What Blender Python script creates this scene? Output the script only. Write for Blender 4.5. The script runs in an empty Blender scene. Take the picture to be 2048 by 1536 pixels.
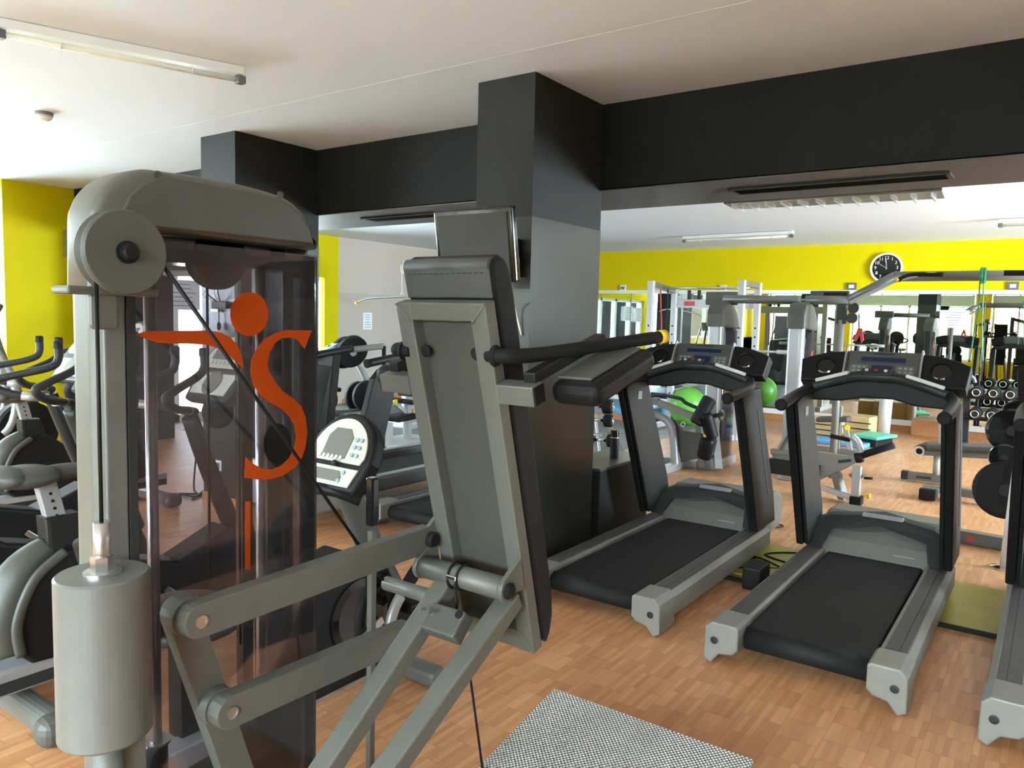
import bpy, bmesh, math, random
from mathutils import Vector, Matrix
random.seed(7)
sc = bpy.context.scene
COL = sc.collection
V = Vector
PI = math.pi
# ---------------------------------------------------------------- camera
F_PX, CAM_H = 1530.0, 1.6
YAW, PITCH, ROLL = (math.radians(a) for a in (-35.42, -4.93, -1.43))
fwd = V((math.sin(YAW)*math.cos(PITCH), math.cos(YAW)*math.cos(PITCH), math.sin(PITCH)))
rgt0 = V((math.cos(YAW), -math.sin(YAW), 0)); dwn0 = fwd.cross(rgt0)
rgt = rgt0*math.cos(ROLL) + dwn0*math.sin(ROLL)
dwn = -rgt0*math.sin(ROLL) + dwn0*math.cos(ROLL)
cd = bpy.data.cameras.new('camera'); cam = bpy.data.objects.new('camera', cd); COL.objects.link(cam)
cd.sensor_width = 36; cd.lens = F_PX/2048*36; cd.clip_start = .05; cd.clip_end = 200
cam.matrix_world = Matrix(((rgt.x, -dwn.x, -fwd.x, 0), (rgt.y, -dwn.y, -fwd.y, 0), (rgt.z, -dwn.z, -fwd.z, CAM_H), (0, 0, 0, 1)))
sc.camera = cam
# ---------------------------------------------------------------- sky and exposure
w = bpy.data.worlds.new('World'); sc.world = w; w.use_nodes = True
bg = w.node_tree.nodes['Background']; bg.inputs[0].default_value = (.84, .96, 1.12, 1)
_N, _L = w.node_tree.nodes, w.node_tree.links; _tc = _N.new('ShaderNodeTexCoord'); _dt = _N.new('ShaderNodeVectorMath'); _dt.operation = 'DOT_PRODUCT'
_dt.inputs[1].default_value = (.66, -.36, -.03); _L.new(_tc.outputs['Generated'], _dt.inputs[0])      # overcast sky, dimmed on the left, raised right and behind to balance the windows
_mr = _N.new('ShaderNodeMapRange'); _mr.inputs[1].default_value = -.74; _mr.inputs[2].default_value = 1; _mr.inputs[3].default_value = 2; _mr.inputs[4].default_value = 31
_L.new(_dt.outputs['Value'], _mr.inputs[0]); _L.new(_mr.outputs[0], bg.inputs[1])
sc.view_settings.view_transform = 'Standard'; sc.view_settings.look = 'None'
sc.view_settings.gamma = 1; sc.view_settings.use_curve_mapping = False
sc.view_settings.exposure = 2.15
sc.cycles.use_denoising = True; sc.cycles.max_bounces = 10; sc.cycles.diffuse_bounces = 8
sc.cycles.transparent_max_bounces = 12; sc.cycles.sample_clamp_indirect = 8
sc.cycles.caustics_reflective = False; sc.cycles.caustics_refractive = False
def portal(loc, rot, sx, sy):
    l = bpy.data.lights.new('window_portal', 'AREA'); l.shape = 'RECTANGLE'; l.size = sx; l.size_y = sy
    l.cycles.is_portal = True
    o = bpy.data.objects.new('window_portal', l); o.location = loc; o.rotation_euler = rot; COL.objects.link(o)
portal((-9.8, 1.2, 2.0), (0, -PI/2, 0), 1.9, 4.9)
portal((-10.25, 7.0, 1.3), (0, -PI/2, 0), 2.4, 3.4)
portal((-3.9, -3.65, 1.6), (PI/2, 0, 0), 11.0, 2.1)
portal((5.15, 9.0, 1.6), (0, PI/2, 0), 1.7, 3.4)  # portal of the added far-room window
# ---------------------------------------------------------------- pixel -> point on a known plane of the room
def ray(x, y): return (rgt*((x-1024)/F_PX) + dwn*((y-768)/F_PX) + fwd)
def AX(x, y, X): d = ray(x, y); return V((0, 0, CAM_H)) + d*(X/d.x)
def AY(x, y, Y): d = ray(x, y); return V((0, 0, CAM_H)) + d*(Y/d.y)
def AZ(x, y, z): d = ray(x, y); return V((0, 0, CAM_H)) + d*((z-CAM_H)/d.z)
# ---------------------------------------------------------------- materials
def nmat(name):
    m = bpy.data.materials.new(name); m.use_nodes = True
    return m, m.node_tree, m.node_tree.nodes['Principled BSDF']
def mat(name, c, r=.5, metal=0, var=.08, scale=18, bump=0, bscale=300, spec=.5, coat=0):
    m, t, b = nmat(name); N = t.nodes; L = t.links
    b.inputs['Roughness'].default_value = r; b.inputs['Metallic'].default_value = metal
    b.inputs['Specular IOR Level'].default_value = spec; b.inputs['Coat Weight'].default_value = coat
    tc = N.new('ShaderNodeTexCoord'); nz = N.new('ShaderNodeTexNoise'); nz.inputs['Scale'].default_value = scale; nz.inputs['Detail'].default_value = 4
    L.new(tc.outputs['Object'], nz.inputs['Vector'])
    mx = N.new('ShaderNodeMix'); mx.data_type = 'RGBA'
    mx.inputs[6].default_value = (*[v*(1-var) for v in c], 1); mx.inputs[7].default_value = (*[min(1, v*(1+var)) for v in c], 1)
    L.new(nz.outputs[0], mx.inputs[0]); L.new(mx.outputs[2], b.inputs['Base Color'])
    if bump:
        n2 = N.new('ShaderNodeTexNoise'); n2.inputs['Scale'].default_value = bscale; L.new(tc.outputs['Object'], n2.inputs['Vector'])
        bp = N.new('ShaderNodeBump'); bp.inputs['Strength'].default_value = bump; bp.inputs['Distance'].default_value = .002
        L.new(n2.outputs[0], bp.inputs['Height']); L.new(bp.outputs[0], b.inputs['Normal'])
    return m
M = {}
def dm(key, *a, **k): M[key] = mat(key, *a, **k)
dm('grey', (.128, .130, .109), .38, .2, bump=.25, bscale=900)       # hammered grey paint of the big machine
dm('grey_light', (.145, .15, .134), .38, .2)
dm('silver', (.36, .37, .37), .36, .35)
dm('white_metal', (.50, .50, .51), .4, .15)
dm('cap_silver', (.22, .215, .19), .42, .1)
dm('chrome', (.8, .8, .8), .12, 1, var=.02)
dm('steel', (.6, .6, .6), .3, 1, var=.03)
dm('black', (.009, .009, .009), .5, spec=.22)
dm('gloss_black', (.008, .008, .009), .12, coat=.4)
dm('rubber', (.010, .010, .010), .7, spec=.2, bump=.15)
dm('vinyl', (.007, .007, .007), .45, spec=.22, bump=.2, bscale=500)
dm('vinyl_grey', (.055, .057, .05), .55, bump=.25, bscale=400)
dm('belt', (.012, .012, .012), .65, spec=.25, bump=.3, bscale=700)
dm('graphite', (.028, .030, .030), .45, spec=.3)
dm('dark_frame', (.015, .0147, .012), .45, .1, spec=.3)
dm('rail_tread', (.06, .055, .052), .55)
dm('panel_grey', (.075, .076, .064), .5)
dm('back_panel', (.056, .057, .045), .5)
dm('ceiling', (.80, .86, .90), .8, var=.02, scale=1.2)
dm('yellow', (.68, .57, .0), .6, var=.03, scale=2, spec=.15)
dm('yellow_cap', (.75, .50, .03), .45)
dm('hood_grey', (.13, .13, .112), .45)
dm('tv_grey', (.05, .052, .045), .6, spec=.2)
dm('sticker', (.30, .27, .02), .5)
dm('yellow_knob', (.85, .72, .02), .35)
dm('charcoal', (.0085, .009, .008), .6, spec=.2, var=.12, scale=3)
dm('charcoal_lit', (.022, .0222, .020), .6, spec=.2, var=.12, scale=3)  # beam charcoal made paler, light on the pillar fronts put into the colour
dm('charcoal_low', (.026, .028, .021), .3, var=.25, scale=4)
dm('grey_plaster', (.10, .095, .09), .4, var=.3, scale=4)
dm('soffit', (.085, .08, .083), .5, var=.25, scale=3)
dm('beige', (.58, .50, .43), .7, var=.03, scale=2)
dm('beige_low', (.50, .435, .375), .45, var=.04, scale=2)
dm('white', (.8, .8, .78), .4, var=.02)
dm('paper', (.82, .82, .86), .8, var=.02)
dm('ink', (.12, .12, .14), .8)
dm('wood', (.45, .20, .07), .4, var=.25, scale=30)
dm('pale_wood', (.55, .38, .18), .5, var=.15, scale=20)
dm('green_ball', (.13, .42, .05), .4)
dm('green_band', (.03, .25, .10), .5)
dm('mint', (.10, .55, .35), .5)
dm('blue_mat', (.10, .33, .60), .5)
dm('red', (.45, .03, .015), .5)
dm('orange', (.42, .055, .004), .5, spec=.2, var=.03)
dm('blue_lcd', (.012, .022, .07), .2)
dm('lcd', (.14, .145, .12), .25)
dm('console_pale', (.55, .58, .47), .4)
dm('button', (.62, .64, .58), .4)
dm('button_blue', (.25, .38, .45), .4)
dm('label_red', (.5, .06, .04), .5)
dm('rubber_tile', (.13, .14, .145), .5, var=.3, scale=25)
dm('rock', (.17, .13, .08), .9, var=.6, scale=3, bump=1, bscale=6)
dm('blind', (.45, .62, .50), .7)
dm('cream', (.75, .55, .30), .6)
dm('pavement', (.6, .6, .58), .8)
dm('tube', (.80, .79, .68), .3)
dm('reflector', (.5, .52, .5), .25, .8)
dm('floor_yellow', (.42, .36, .04), .35, var=.3, scale=6)
dm('cyan_disc', (.35, .60, .70), .4)
M['mirror'] = mat('mirror', (.78, .86, .80), .0, 1, var=.0)
def glassmat(name, tint, a):
    m, t, b = nmat(name); N = t.nodes; L = t.links
    out = [n for n in N if n.type == 'OUTPUT_MATERIAL'][0]
    tr = N.new('ShaderNodeBsdfTransparent'); tr.inputs[0].default_value = (*tint, 1)
    gl = N.new('ShaderNodeBsdfGlossy'); gl.inputs[0].default_value = (1, 1, 1, 1); gl.inputs['Roughness'].default_value = .04
    fr = N.new('ShaderNodeFresnel'); fr.inputs[0].default_value = 1.45
    mx = N.new('ShaderNodeMixShader'); L.new(fr.outputs[0], mx.inputs[0]); L.new(tr.outputs[0], mx.inputs[1]); L.new(gl.outputs[0], mx.inputs[2])
    df = N.new('ShaderNodeBsdfDiffuse'); df.inputs[0].default_value = (.35, .33, .35, 1)
    nz = N.new('ShaderNodeTexNoise'); nz.inputs['Scale'].default_value = 5; nz.inputs['Detail'].default_value = 6
    tc = N.new('ShaderNodeTexCoord'); L.new(tc.outputs['Object'], nz.inputs['Vector'])
    mp = N.new('ShaderNodeMath'); mp.operation = 'MULTIPLY'; mp.inputs[1].default_value = a; L.new(nz.outputs[0], mp.inputs[0])
    m2 = N.new('ShaderNodeMixShader'); L.new(mp.outputs[0], m2.inputs[0]); L.new(mx.outputs[0], m2.inputs[1]); L.new(df.outputs[0], m2.inputs[2])
    L.new(m2.outputs[0], out.inputs[0]); M[name] = m
glassmat('smoked_glass', (.68, .655, .69), .10)
glassmat('window_glass', (.93, .97, .95), .02)
def parquet():
    m, t, b = nmat('parquet'); N = t.nodes; L = t.links
    def mth(op, a, bb=None):
        n = N.new('ShaderNodeMath'); n.operation = op
        for i, v in enumerate((a, bb)):
            if v is None: continue
            if isinstance(v, (int, float)): n.inputs[i].default_value = v
            else: L.new(v, n.inputs[i])
        return n.outputs[0]
    tc = N.new('ShaderNodeTexCoord'); sp = N.new('ShaderNodeSeparateXYZ'); L.new(tc.outputs['Object'], sp.inputs[0])
    S = .16; x, y = sp.outputs[0], sp.outputs[1]
    sx = mth('FLOOR', mth('DIVIDE', x, S)); yo = mth('ADD', mth('DIVIDE', y, S), mth('MULTIPLY', sx, .5)); sy = mth('FLOOR', yo)
    strip = mth('FLOOR', mth('DIVIDE', x, S/7))
    def wn(a, bb, c):
        cb = N.new('ShaderNodeCombineXYZ')
        for i, v in enumerate((a, bb, c)):
            if isinstance(v, (int, float)): cb.inputs[i].default_value = v
            else: L.new(v, cb.inputs[i])
        q = N.new('ShaderNodeTexWhiteNoise'); L.new(cb.outputs[0], q.inputs[0]); return q.outputs[0]
    r1 = wn(strip, sy, 1.5); r2 = wn(sx, sy, 7.5)
    mix = mth('ADD', mth('MULTIPLY', r1, .7), mth('MULTIPLY', r2, .3))
    mp = N.new('ShaderNodeMapping'); mp.inputs['Scale'].default_value = (60, 4, 1); L.new(tc.outputs['Object'], mp.inputs[0])
    nz = N.new('ShaderNodeTexNoise'); nz.inputs['Scale'].default_value = 2; nz.inputs['Detail'].default_value = 5; L.new(mp.outputs[0], nz.inputs['Vector'])
    v = mth('ADD', mth('MULTIPLY', mix, .75), mth('MULTIPLY', nz.outputs[0], .35))
    cr = N.new('ShaderNodeValToRGB'); L.new(v, cr.inputs[0]); e = cr.color_ramp.elements
    e[0].position = .1; e[0].color = (.42, .18, .072, 1); e[1].position = .95; e[1].color = (.68, .35, .165, 1)
    fx = mth('FRACT', mth('DIVIDE', x, S)); fy = mth('FRACT', yo); fs = mth('FRACT', mth('DIVIDE', x, S/7))
    g = mth('MAXIMUM', mth('LESS_THAN', fx, .012), mth('LESS_THAN', fy, .015)); g = mth('MAXIMUM', g, mth('MULTIPLY', mth('LESS_THAN', fs, .03), .4))
    mx = N.new('ShaderNodeMix'); mx.data_type = 'RGBA'; L.new(mth('MULTIPLY', g, .5), mx.inputs[0]); L.new(cr.outputs[0], mx.inputs[6]); mx.inputs[7].default_value = (.12, .04, .015, 1)
    L.new(mx.outputs[2], b.inputs['Base Color'])
    n3 = N.new('ShaderNodeTexNoise'); n3.inputs['Scale'].default_value = 1.3; L.new(tc.outputs['Object'], n3.inputs['Vector'])
    rr = N.new('ShaderNodeMapRange'); rr.inputs[3].default_value = .32; rr.inputs[4].default_value = .5; L.new(n3.outputs[0], rr.inputs[0]); L.new(rr.outputs[0], b.inputs['Roughness'])
    M['parquet'] = m
parquet()
def treadplate():
    m, t, b = nmat('treadplate'); N = t.nodes; L = t.links
    b.inputs['Metallic'].default_value = .45; b.inputs['Roughness'].default_value = .38; b.inputs['Base Color'].default_value = (.5, .5, .47, 1)
    tc = N.new('ShaderNodeTexCoord'); mp = N.new('ShaderNodeMapping'); mp.inputs['Scale'].default_value = (85, 85, 85); L.new(tc.outputs['Object'], mp.inputs[0])
    sp = N.new('ShaderNodeSeparateXYZ'); L.new(mp.outputs[0], sp.inputs[0])
    def s(o, ph=0):
        n = N.new('ShaderNodeMath'); n.operation = 'SINE'; k = N.new('ShaderNodeMath'); k.operation = 'MULTIPLY'; k.inputs[1].default_value = 5.0; L.new(o, k.inputs[0]); L.new(k.outputs[0], n.inputs[0]); return n.outputs[0]
    mu = N.new('ShaderNodeMath'); mu.operation = 'MULTIPLY'; L.new(s(sp.outputs[0]), mu.inputs[0]); L.new(s(sp.outputs[1]), mu.inputs[1])
    bp = N.new('ShaderNodeBump'); bp.inputs['Strength'].default_value = .9; bp.inputs['Distance'].default_value = .004; L.new(mu.outputs[0], bp.inputs['Height']); L.new(bp.outputs[0], b.inputs['Normal'])
    cr = N.new('ShaderNodeValToRGB'); L.new(mu.outputs[0], cr.inputs[0]); cr.color_ramp.elements[0].position = .2; cr.color_ramp.elements[0].color = (.36, .36, .33, 1); cr.color_ramp.elements[1].position = .8; cr.color_ramp.elements[1].color = (.75, .75, .72, 1)
    L.new(cr.outputs[0], b.inputs['Base Color']); M['treadplate'] = m
treadplate()
# ---------------------------------------------------------------- mesh builder
class MB:
    def __init__(s): s.b = bmesh.new()
    def _add(s, b2, mtx=None, smooth=False):
        if mtx is not None: bmesh.ops.transform(b2, matrix=mtx, verts=b2.verts)
        if smooth:
            for f in b2.faces: f.smooth = True
        me = bpy.data.meshes.new('t'); b2.to_mesh(me); b2.free(); s.b.from_mesh(me); bpy.data.meshes.remove(me); return s
    def box(s, c, d, rot=None, bev=0, seg=2):
        """box centred at c with size d; rot is a 3x3/4x4 matrix or Euler tuple"""
        b = bmesh.new(); bmesh.ops.create_cube(b, size=1); bmesh.ops.scale(b, vec=V(d), verts=b.verts)
        if bev: bmesh.ops.bevel(b, geom=b.edges[:], offset=min(bev, min(d)*.49), segments=seg, affect='EDGES', profile=.5)
        return s._add(b, Matrix.Translation(V(c)) @ RM(rot))
    def beam(s, p, q, wx, wz, up=(0, 0, 1), bev=.004, ext=0):
        """rectangular tube from p to q; wx across, wz along 'up'"""
        p, q = V(p), V(q); d = (q-p); n = d.normalized(); p = p-n*ext; q = q+n*ext; L_ = (q-p).length
        u = V(up); x = n.cross(u)
        if x.length < 1e-4: x = V((1, 0, 0))
        x.normalize(); z = x.cross(n).normalized()
        m = Matrix((x, n, z)).transposed()
        return s.box((p+q)/2, (wx, L_, wz), m, bev)
    def bar(s, p, q, r, r2=None, seg=16):
        p, q = V(p), V(q); d = q-p; b = bmesh.new()
        bmesh.ops.create_cone(b, cap_ends=True, segments=seg, radius1=r, radius2=r if r2 is None else r2, depth=d.length)
        for f in b.faces: f.smooth = len(f.verts) == 4
        return s._add(b, Matrix.Translation((p+q)/2) @ d.to_track_quat('Z', 'Y').to_matrix().to_4x4())
    def tube(s, pts, r, seg=12, cap=True, smooth=6, flat=None):
        """round tube through points, corners rounded by Catmull-Rom; r a number or list"""
        P = [V(p) for p in pts]; R_ = r if isinstance(r, (list, tuple)) else [r]*len(P)
        if smooth and len(P) > 2:
            Q, RR = [], []
            for i in range(len(P)-1):
                p0 = P[max(i-1, 0)]; p1 = P[i]; p2 = P[i+1]; p3 = P[min(i+2, len(P)-1)]
                for k in range(smooth):
                    t = k/smooth
                    Q.append(.5*((2*p1)+(p2-p0)*t+(2*p0-5*p1+4*p2-p3)*t*t+(3*p1-p0-3*p2+p3)*t**3)); RR.append(R_[i]*(1-t)+R_[i+1]*t)
            Q.append(P[-1]); RR.append(R_[-1]); P, R_ = Q, RR
        b = bmesh.new(); rings = []; up = None
        for i, p in enumerate(P):
            t = (P[min(i+1, len(P)-1)]-P[max(i-1, 0)]).normalized()
            if up is None:
                up = V((0, 0, 1)) if abs(t.z) < .9 else V((1, 0, 0))
            x = t.cross(up)
            if x.length < 1e-5: x = t.orthogonal()
            x.normalize(); y = t.cross(x).normalized(); up = -y if False else (x.cross(t)).normalized()
            sx, sy = (1, 1) if flat is None else flat
            rings.append([b.verts.new(p+R_[i]*(math.cos(a)*x*sx+math.sin(a)*y*sy)) for a in [2*PI*k/seg for k in range(seg)]])
        for i in range(len(rings)-1):
            for k in range(seg):
                f = b.faces.new((rings[i][k], rings[i][(k+1) % seg], rings[i+1][(k+1) % seg], rings[i+1][k])); f.smooth = True
        if cap: b.faces.new(rings[0][::-1]); b.faces.new(rings[-1])
        bmesh.ops.recalc_face_normals(b, faces=b.faces)
        return s._add(b)
    def prism(s, poly, vec, bev=0, seg=2, smooth=False):
        """closed 3-D polygon extruded by vec"""
        b = bmesh.new(); vs = [b.verts.new(V(p)) for p in poly]; f = b.faces.new(vs)
        r = bmesh.ops.extrude_face_region(b, geom=[f]); bmesh.ops.translate(b, vec=V(vec), verts=[v for v in r['geom'] if isinstance(v, bmesh.types.BMVert)])
        bmesh.ops.recalc_face_normals(b, faces=b.faces)
        if bev:
            n = V(vec).normalized()
            es = [e for e in b.edges if abs((e.verts[0].co-e.verts[1].co).normalized().dot(n)) < .5]
            bmesh.ops.bevel(b, geom=es, offset=bev, segments=seg, affect='EDGES', profile=.5)
        return s._add(b, smooth=smooth)
    def ball(s, c, r, sc_=(1, 1, 1), u=24, v=16):
        b = bmesh.new(); bmesh.ops.create_uvsphere(b, u_segments=u, v_segments=v, radius=r)
        return s._add(b, Matrix.Translation(V(c)) @ Matrix.Diagonal((*sc_, 1)), True)
    def lathe(s, prof, o, axis=(0, 0, 1), seg=28):
        """profile of (radius, height) turned about axis through o"""
        b = bmesh.new(); q = V(axis).to_track_quat('Z', 'Y').to_matrix(); rings = []
        for r, h in prof:
            rings.append([b.verts.new(V(o)+q @ V((r*math.cos(2*PI*k/seg), r*math.sin(2*PI*k/seg), h))) for k in range(seg)])
        for i in range(len(rings)-1):
            for k in range(seg):
                f = b.faces.new((rings[i][k], rings[i][(k+1) % seg], rings[i+1][(k+1) % seg], rings[i+1][k]))
        b.faces.new(rings[0][::-1]); b.faces.new(rings[-1]); bmesh.ops.recalc_face_normals(b, faces=b.faces)
        return s._add(b)
    def torus(s, c, axis, R_, r, seg=28, a0=0, a1=2*PI, tseg=10):
        q = V(axis).to_track_quat('Z', 'Y').to_matrix(); n = max(3, int(seg*(a1-a0)/(2*PI)))
        pts = [V(c)+q @ V((R_*math.cos(a0+(a1-a0)*k/n), R_*math.sin(a0+(a1-a0)*k/n), 0)) for k in range(n+1)]
        return s.tube(pts, r, tseg, cap=a1-a0 < 6.2, smooth=0)
    def quad(s, *p):
        s.b.faces.new([s.b.verts.new(V(q)) for q in p]); return s
def RM(rot):
    if rot is None: return Matrix.Identity(4)
    if isinstance(rot, (tuple, list)):
        from mathutils import Euler
        return Euler(rot).to_matrix().to_4x4()
    return rot.to_4x4()
ORG = {}
def link_mesh(name, mb, m, origin):
    bm = mb.b if isinstance(mb, MB) else mb
    bmesh.ops.translate(bm, vec=-V(origin), verts=bm.verts)
    me = bpy.data.meshes.new(name); bm.to_mesh(me); bm.free()
    me.materials.append(M[m] if isinstance(m, str) else m)
    o = bpy.data.objects.new(name, me); COL.objects.link(o); return o
def tag(o, label, cat, group=None):
    o['label'] = label; o['category'] = cat
    if group: o['group'] = group
    return o
def thing(name, label, cat, loc=(0, 0, 0), group=None):
    o = bpy.data.objects.new(name, None); COL.objects.link(o); o.location = loc; o.empty_display_size = .1
    ORG[o] = V(loc); return tag(o, label, cat, group)
def part(parent, name, mb, m, label=None):
    """vertices given in world coordinates (of the unmoved thing)"""
    o = link_mesh(name, mb, m, ORG[parent]); o.parent = parent; ORG[o] = ORG[parent]
    if label: o['label'] = label
    return o
def solo(name, mb, m, label, cat, loc, group=None):
    o = link_mesh(name, mb, m, loc); o.location = loc; ORG[o] = V(loc); return tag(o, label, cat, group)
def struct(name, mb, m, loc=(0, 0, 0)):
    o = link_mesh(name, mb, m, loc); o.location = loc; ORG[o] = V(loc); o['kind'] = 'structure'; return o
def dup(root, loc, rz=0, label=None, group=None, parts=True, s=1):
    def cp(o, par):
        c = o.copy(); COL.objects.link(c)
        if par: c.parent = par
        for ch in o.children:
            if parts: cp(ch, c)
        return c
    r = cp(root, None); r.location = loc; r.rotation_euler = (0, 0, rz); r.scale = (s, s, s)
    if label: r['label'] = label
    if group: r['group'] = group
    return r
def text_mb(s, size, mtx):
    cu = bpy.data.curves.new('t', 'FONT'); cu.body = s; cu.size = size; cu.align_x = 'CENTER'; cu.align_y = 'CENTER'; cu.extrude = .0008; cu.resolution_u = 3
    o = bpy.data.objects.new('t', cu); me = o.to_mesh().copy(); mb = MB(); mb.b.from_mesh(me)
    bmesh.ops.transform(mb.b, matrix=mtx, verts=mb.b.verts); bpy.data.objects.remove(o); bpy.data.curves.remove(cu); bpy.data.meshes.remove(me); return mb
# ================================================================ THE ROOM
XL, XL2, XR, YB, YF, ZC, ZC2 = -9.68, -10.1, 5.0, -3.5, 13.1, 3.0, 2.9
BY0, BY1, BZ = 4.5, 5.3, 2.45
struct('floor', MB().box((-2.5, 4.8, -.05), (15.6, 16.9, .1)), 'parquet')
struct('ceiling', MB().box(((XL+XR)/2, (YB+BY1)/2, ZC+.1), (XR-XL+.4, BY1-YB+.3, .2)), 'ceiling')
struct('ceiling', MB().box(((XL2+XR)/2, (BY1+YF)/2+.1, ZC2+.15), (XR-XL2+.4, YF-BY1+.4, .3)), 'ceiling')
# shallow painted seams of the plasterboard ceiling follow the beam
wf = struct('wall_front', MB().box(((XL2+XR)/2, YF+.1, 1.5), (XR-XL2+.4, .2, 3.0)), 'yellow')
struct('wall_right', MB().box((XR+.1, 1.8, 1.5), (.2, 11, 3)).box((XR+.1, 12.0, 1.5), (.2, 2.6, 3)).box((XR+.1, 9.0, .4), (.2, 3.4, .8)).box((XR+.1, 9.0, 2.75), (.2, 3.4, .5)), 'beige')
# left wall of the near room: yellow piers and sill round the long window
lw = MB(); lw.box((XL-.15, 4.115, 1.5), (.3, .77, 3)).box((XL-.15, .1, .55), (.3, 7.2, 1.1)).box((XL-.15, .1, 2.97), (.3, 7.2, .06)).box((XL-.15, -2.5, 1.5), (.3, 2.1, 3))
struct('wall_left', lw, 'yellow')
wn = struct('window_1', MB().box((XL-.12, 1.1, 2.02), (.02, 5.1, 1.84)), 'window_glass')
fr = MB()
for y in (3.62, 2.5, 1.3, .1, -1.3): fr.box((XL-.10, y, 2.02), (.06, .05, 1.84))
fr.box((XL-.10, 1.1, 1.13), (.06, 5.1, .05)).box((XL-.10, 1.1, 2.91), (.06, 5.1, .05))
f_ = struct('trim_1', fr, 'white')
# left wall of the far room: glazed doors, yellow pier, beige plaster
struct('wall_left', MB().box((XL2-.1, 8.85, 1.5), (.2, .3, 3)).box((XL2-.1, 5.1, 1.5), (.2, .4, 3)).box((XL2-.1, 7, 2.62), (.2, 3.4, .84)), 'yellow')
struct('wall_left', MB().box((XL2-.1, 11.15, .98), (.2, 4.3, 1.96)), 'beige_low')
struct('wall_left', MB().box((XL2-.1, 11.15, 2.48), (.2, 4.3, 1.04)), 'beige')
struct('window_2', MB().box((XL2-.12, 7, 1.15), (.02, 3.4, 2.1)), 'window_glass')
fr = MB()
for y in (5.36, 6.05, 6.95, 7.8, 8.56): fr.box((XL2-.09, y, 1.1), (.07, .09, 2.2))
fr.box((XL2-.09, 7, .06), (.07, 3.3, .12)).box((XL2-.09, 7, 2.17), (.07, 3.3, .07))
struct('trim_2', fr, 'white')
# wall behind the camera, glazed along most of its length
bw = MB(); bw.box((-2.5, YB-.1, 2.9), (15.5, .2, .3)).box((3.4, YB-.1, 1.6), (3.4, .2, 2.4)).box((-2.5, YB-.1, .25), (15.5, .2, .5)).box((4.2, YB-.1, 1.5), (1.8, .2, 3))
for x in (-9.4, -6.4, -2.1): bw.box((x, YB-.08, 1.5), (.45, .24, 3))
struct('wall_back', bw, 'yellow')
struct('window_3', MB().box((-3.9, YB-.14, 1.65), (11.2, .02, 2.3)), 'window_glass')  # right end is out of view, lengthened to light the machine's sides
fr = MB()
for x in (-9.1, -8.2, -7.3, -6.1, -5.2, -4.3, -3.4, -2.4, -1.8, -1.1, -.2, .7, 1.6): fr.box((x, YB-.1, 1.65), (.06, .07, 2.3))
fr.box((-3.9, YB-.1, .54), (11.2, .07, .08)).box((-3.9, YB-.1, 2.35), (11.2, .07, .08))
struct('trim_3', fr, 'white')
bl = MB().box((-7.75, YB-.03, 2.55), (2.3, .02, .36)).box((-4.25, YB-.03, 2.55), (3.8, .02, .36)).box((-.55, YB-.03, 2.55), (2.6, .02, .36))
tag(struct('trim_4', bl, 'blind'), 'pale green roller blinds over the rear windows', 'blind')
struct('fill_window', MB().box((XR+.08, 9.0, 1.65), (.02, 3.4, 1.7)), 'window_glass')  # unseen window, added to brighten the far room
# retaining wall and pavement outside the rear windows
struct("pavement", MB().box((-3, -12, -.12), (60, 16, .1)).box((-16.3, 5, -.12), (12, 18, .1)), "pavement")  # second slab, unseen on the left, added to dim the near ceiling
struct('rock_wall', MB().box((-3, -8.4, 1.05), (26, .5, 2.5), bev=.05), 'rock')
# beam, soffit, pillars
struct('beam', MB().box(((XL+XR)/2, (BY0+BY1)/2, (ZC+BZ)/2+.005), (XR-XL, BY1-BY0, ZC-BZ-.01)), 'charcoal')
struct('beam_soffit', MB().box(((XL+XR)/2, (BY0+BY1)/2, BZ-.001), (XR-XL-.02, BY1-BY0-.004, .008)), 'soffit')
struct('wall_middle', MB().box((-9.3, 4.9, 1.5), (.76, .78, 3)), 'charcoal')
def pillar(x0, x1, y0, y1):
    struct('pillar', MB().box(((x0+x1)/2, (y0+y1)/2, (2.19+ZC)/2), (x1-x0, y1-y0, ZC-2.19)), 'charcoal_lit')
    struct('pillar', MB().box(((x0+x1)/2, (y0+y1)/2, 1.095), (x1-x0+.004, y1-y0+.004, 2.19)), 'charcoal_low')
pillar(-2.94, -2.527, 3.71, 4.52)
pillar(-5.79, -5.33, 3.69, 4.52)
struct('baseboard_middle', MB().box((-5.56, 3.683, .04), (.48, .012, .08), bev=.003).box((-5.322, 4.1, .04), (.012, .84, .08), bev=.003), 'wood')
struct('baseboard_left', MB().box((XL2+.01, 11.1, .06), (.02, 4.0, .12)), 'wood')
struct('baseboard_front', MB().box((-2.6, YF-.012, .05), (15, .02, .1)), 'wood')
# mirror over the front wall with its white frame
ZM = 2.12
struct('mirror', MB().box((-2.6, YF-.012, (ZM+.14)/2), (14.9, .012, ZM-.14)), 'mirror')
struct('trim_5', MB().box((-2.6, YF-.02, ZM+.025), (14.9, .04, .06)).box((-2.6, YF-.03, .14), (14.9, .05, .08)), 'white')
jn = MB()
for k in range(-4, 3): jn.box((k*1.9-.9, YF-.021, ZM/2+.1), (.006, .004, ZM-.2))
struct('trim_6', jn, 'grey_light')
# ceiling joints of the plasterboard
jm = MB().box((-5.3, 3.4, ZC-.0005), (8.6, .006, .001)).box((-1.0, 1.2, ZC-.0005), (11, .006, .001))
struct('trim_7', jm, 'ceiling')
# rubber tiles and platforms of the free-weight corner
rt = MB()
for i in range(9):
    for j in range(9):
        x = -9.6+i*.62; y = 6.0+j*.62
        if x < -3.9-(.35*(j < 3)) and y < 11.0: rt.box((x, y, .006), (.61, .61, .012), bev=.003)
o = struct('rubber_floor', rt, 'rubber_tile')
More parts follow.
